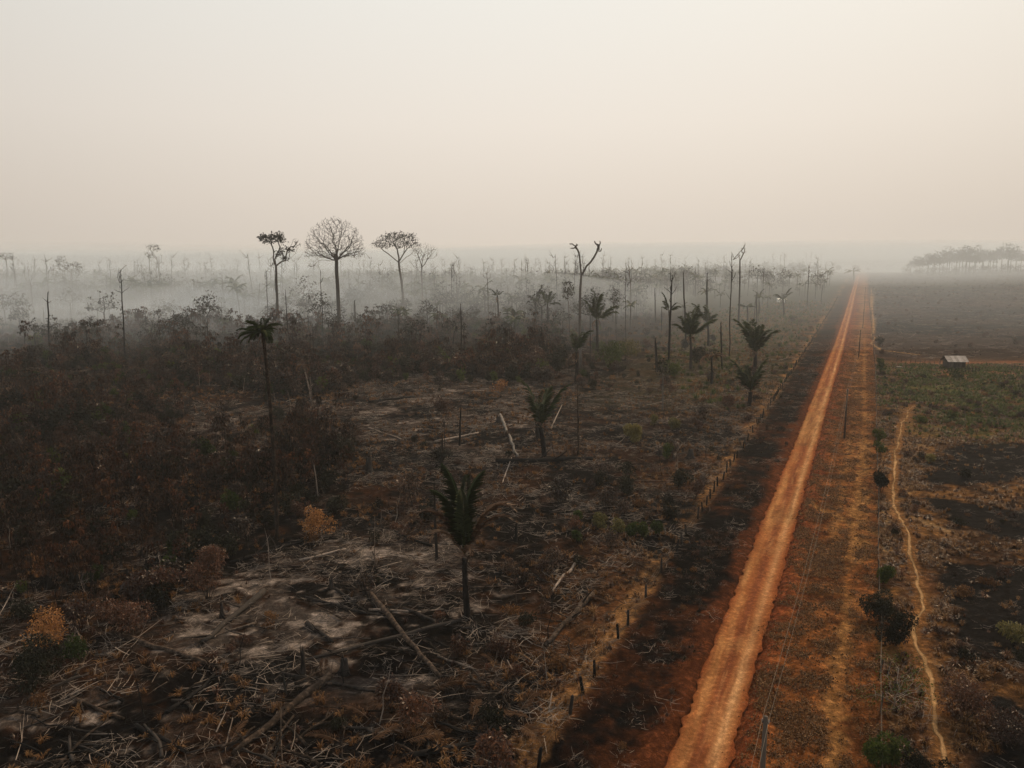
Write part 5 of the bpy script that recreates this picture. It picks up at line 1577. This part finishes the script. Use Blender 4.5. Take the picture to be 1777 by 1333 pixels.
while k_ < 70:
    u, v = rg.uniform(-10, 1010), 930 + 400 * rg.random() ** .8
    g = G(u, v); w_ = float(soft(np.array([g.x]), np.array([g.y]), 'thicket', 2)[0])
    if w_ > .3 or to_st(g.x, g.y)[1] > float(fence_t(to_st(g.x, g.y)[0])) - 3: continue
    k_ += 1
    L = rg.uniform(1.8, 6.5); a = rg.uniform(0, 3.14) if rg.random() < .5 else rg.gauss(2.6, .35); r = rg.uniform(.05, .15)
    t = thing('burned_log', g, ("thick" if r > .11 else "thin") + (" long" if L > 4 else " short") + " black burned log " + beside(u, v), 'log', 'small burned logs strewn over the clearing', rz=a)
    n = 6; kink = rg.uniform(-.35, .35)
    pts = [Vector(((q / n - .5) * L, kink * math.sin(q / n * 3.14) + rg.uniform(-.05, .05), r + .06 + rg.uniform(-.03, .05) + q / n * rg.uniform(0, .25))) for q in range(n + 1)]
    mb = MB(); mb.tube(pts, [r * (1.15 - .55 * q / n) * rg.uniform(.8, 1.15) for q in range(n + 1)], 7)
    mt = rg.choice(('char', 'char', 'log'))
    obj('trunk', mb.mesh('trunk', mt, True), t)
    for _ in range(rg.randint(1, 4)):
        q = rg.randint(1, n - 1); s_ = rg.choice((-1, 1)); e = pts[q] + Vector((rg.uniform(.3, 1.1), s_ * rg.uniform(.2, .9), rg.uniform(-.1, .7))) * (L * .22)
        mb = MB(); mb.tube([pts[q], pts[q].lerp(e, .5) + rdir(rg) * .08, e], [r * .5, r * .35, r * .12], 4); obj('branch_stub', mb.mesh('branch_stub', mt), t)
# single withered saplings standing in the open
for i, (u, v, hh) in enumerate([(222, 745, 5), (262, 740, 5), (385, 745, 6), (375, 750, 4.5), (420, 750, 4), (60, 700, 5), (200, 1000, 4), (880, 740, 3), (840, 900, 2.5), (1000, 850, 2.5), (700, 900, 2.5), (620, 800, 4), (590, 830, 5), (1150, 700, 4)]):
    b = G(u, v); o = obj('withered_sapling', SAP[rg.choice((1, 2, 4, 5, 7))], loc=b, rot=(0, 0, rg.uniform(0, 6)), scl=hh / 5.5)
    tag(o, "withered " + ("tall" if hh > 4.2 else "short") + " sapling with limp leaves, " + beside(u, v), 'sapling', 'withered saplings standing apart')
# collapsed palm leaves near the lower centre and the fence
FL = [frond(2.6, .35, .8, 26, .8, .07, i, .03, .25).mesh('palm_leaf', ('palmd', 'palmd')) for i in range(3)]
for i, (u, v, a, s) in enumerate([(745, 1200, 20, 1), (700, 1225, 200, 1), (640, 1250, 150, .9), (820, 1250, 80, .8), (700, 1290, 10, 1), (560, 1170, 100, .7), (900, 1240, 60, 1), (905, 1262, 300, 1), (925, 1250, 180, .9), (1090, 1060, 30, .9),
                                 (1060, 1050, 150, .8), (1030, 1090, 220, .8), (640, 1290, 40, .9), (590, 1290, 170, .9), (400, 1290, 80, .8), (865, 1160, 130, .8), (1000, 1010, 20, .8), (1120, 985, 160, .8), (955, 1040, 100, .8)]):
    b = G(u, v); o = obj('fallen_palm_leaf', FL[i % 3], loc=b + Vector((0, 0, .08)), rot=(rg.uniform(-.4, .4), -.05, math.radians(a)), scl=s)
    tag(o, ("full size" if s > .95 else "smaller") + " dry golden fallen palm leaf " + beside(u, v), 'palm leaf', 'dry fallen palm leaves on the burned ground')

# ================================================================== smoke on the left
def smoke(c, rx, ry, rz, dens, label, seed):
    sm = bpy.data.materials.new("smoke"); sm.use_nodes = True
    n_ = sm.node_tree; n_.nodes.clear()
    o_ = n_.nodes.new("ShaderNodeOutputMaterial"); p_ = n_.nodes.new("ShaderNodeVolumePrincipled")
    p_.inputs['Density'].default_value = dens; p_.inputs['Color'].default_value = (.78, .87, .96, 1); p_.inputs['Anisotropy'].default_value = .1
    n_.links.new(p_.outputs[0], o_.inputs['Volume'])
    if seed in (1, 7):
        tc_ = n_.nodes.new("ShaderNodeTexCoord"); mp_ = n_.nodes.new("ShaderNodeMapping"); mp_.inputs['Scale'].default_value = (.010, .014, .045)
        nz_ = n_.nodes.new("ShaderNodeTexNoise"); nz_.inputs['Scale'].default_value = 1.0; nz_.inputs['Detail'].default_value = 3
        m_ = n_.nodes.new("ShaderNodeMapRange"); m_.inputs[1].default_value = .42; m_.inputs[2].default_value = .62; m_.inputs[3].default_value = dens * .25; m_.inputs[4].default_value = dens * 2.6
        n_.links.new(tc_.outputs['Object'], mp_.inputs[0]); n_.links.new(mp_.outputs[0], nz_.inputs['Vector']); n_.links.new(nz_.outputs[0], m_.inputs[0]); n_.links.new(m_.outputs[0], p_.inputs['Density'])
    mb = MB(); N, K = 28, 16
    rs_ = np.random.RandomState(seed); ph = rs_.uniform(0, 6.28, 12)
    vs = []
    for j in range(K + 1):
        la = -math.pi / 2 + math.pi * j / K
        for i in range(N):
            lo = 2 * math.pi * i / N
            f_ = 1 + .16 * math.sin(3 * lo + ph[0]) * math.cos(la) + .12 * math.sin(5 * lo + ph[1] + 2 * la) * math.cos(la) + .14 * math.sin(4 * la + ph[2]) * math.cos(la)
            vs.append((rx * f_ * math.cos(la) * math.cos(lo), ry * f_ * math.cos(la) * math.sin(lo), rz * f_ * math.sin(la)))
    mb.v = vs
    for j in range(K):
        for i in range(N):
            i2 = (i + 1) % N; mb.f.append((j * N + i, j * N + i2, (j + 1) * N + i2, (j + 1) * N + i)); mb.m.append(0)
    tag(obj('smoke', mb.mesh('smoke', sm, True), loc=c), label, kind='stuff')
for a in [((-330, 760, 2), 760, 590, 44, .00092, "broad bank of thin smoke over the burned forest at left and centre", 5),
          ((450, 1850, 4), 2200, 1080, 58, .0017, "far bank of thick smoke lying along the horizon", 6),
          ((-250, 350, 4), 210, 130, 25, .0016, "low blue grey smoke among the burned shrubs at the left edge", 7),
          ((-190, 480, 6), 250, 140, 27, .0015, "low bank of blue grey smoke drifting over the shrubs at left", 1),
          ((-128, 430, 12), 38, 38, 22, .0045, "brighter puff of smoke rising left of the curved limb tree", 2),
          ((-175, 400, 4), 80, 50, 14, .0035, "thin smoke creeping along the ground at left", 3)]: smoke(*a)
# ------------------------------------------------------------------ air
hm = bpy.data.materials.new("haze"); hm.use_nodes = True
hn = hm.node_tree; hn.nodes.clear()
ho = hn.nodes.new("ShaderNodeOutputMaterial"); pv = hn.nodes.new("ShaderNodeVolumePrincipled")
pv.inputs['Density'].default_value = HAZE_D; pv.inputs['Color'].default_value = HAZE_COL + (1,); pv.inputs['Anisotropy'].default_value = HAZE_G
hn.links.new(pv.outputs[0], ho.inputs['Volume'])
hb = MB(); hb.box((0, 0, 39.0), 17400, 17400, 92)
tag(obj("haze", hb.mesh("haze", hm)), "thin even smoke haze over the whole plain", kind='stuff')
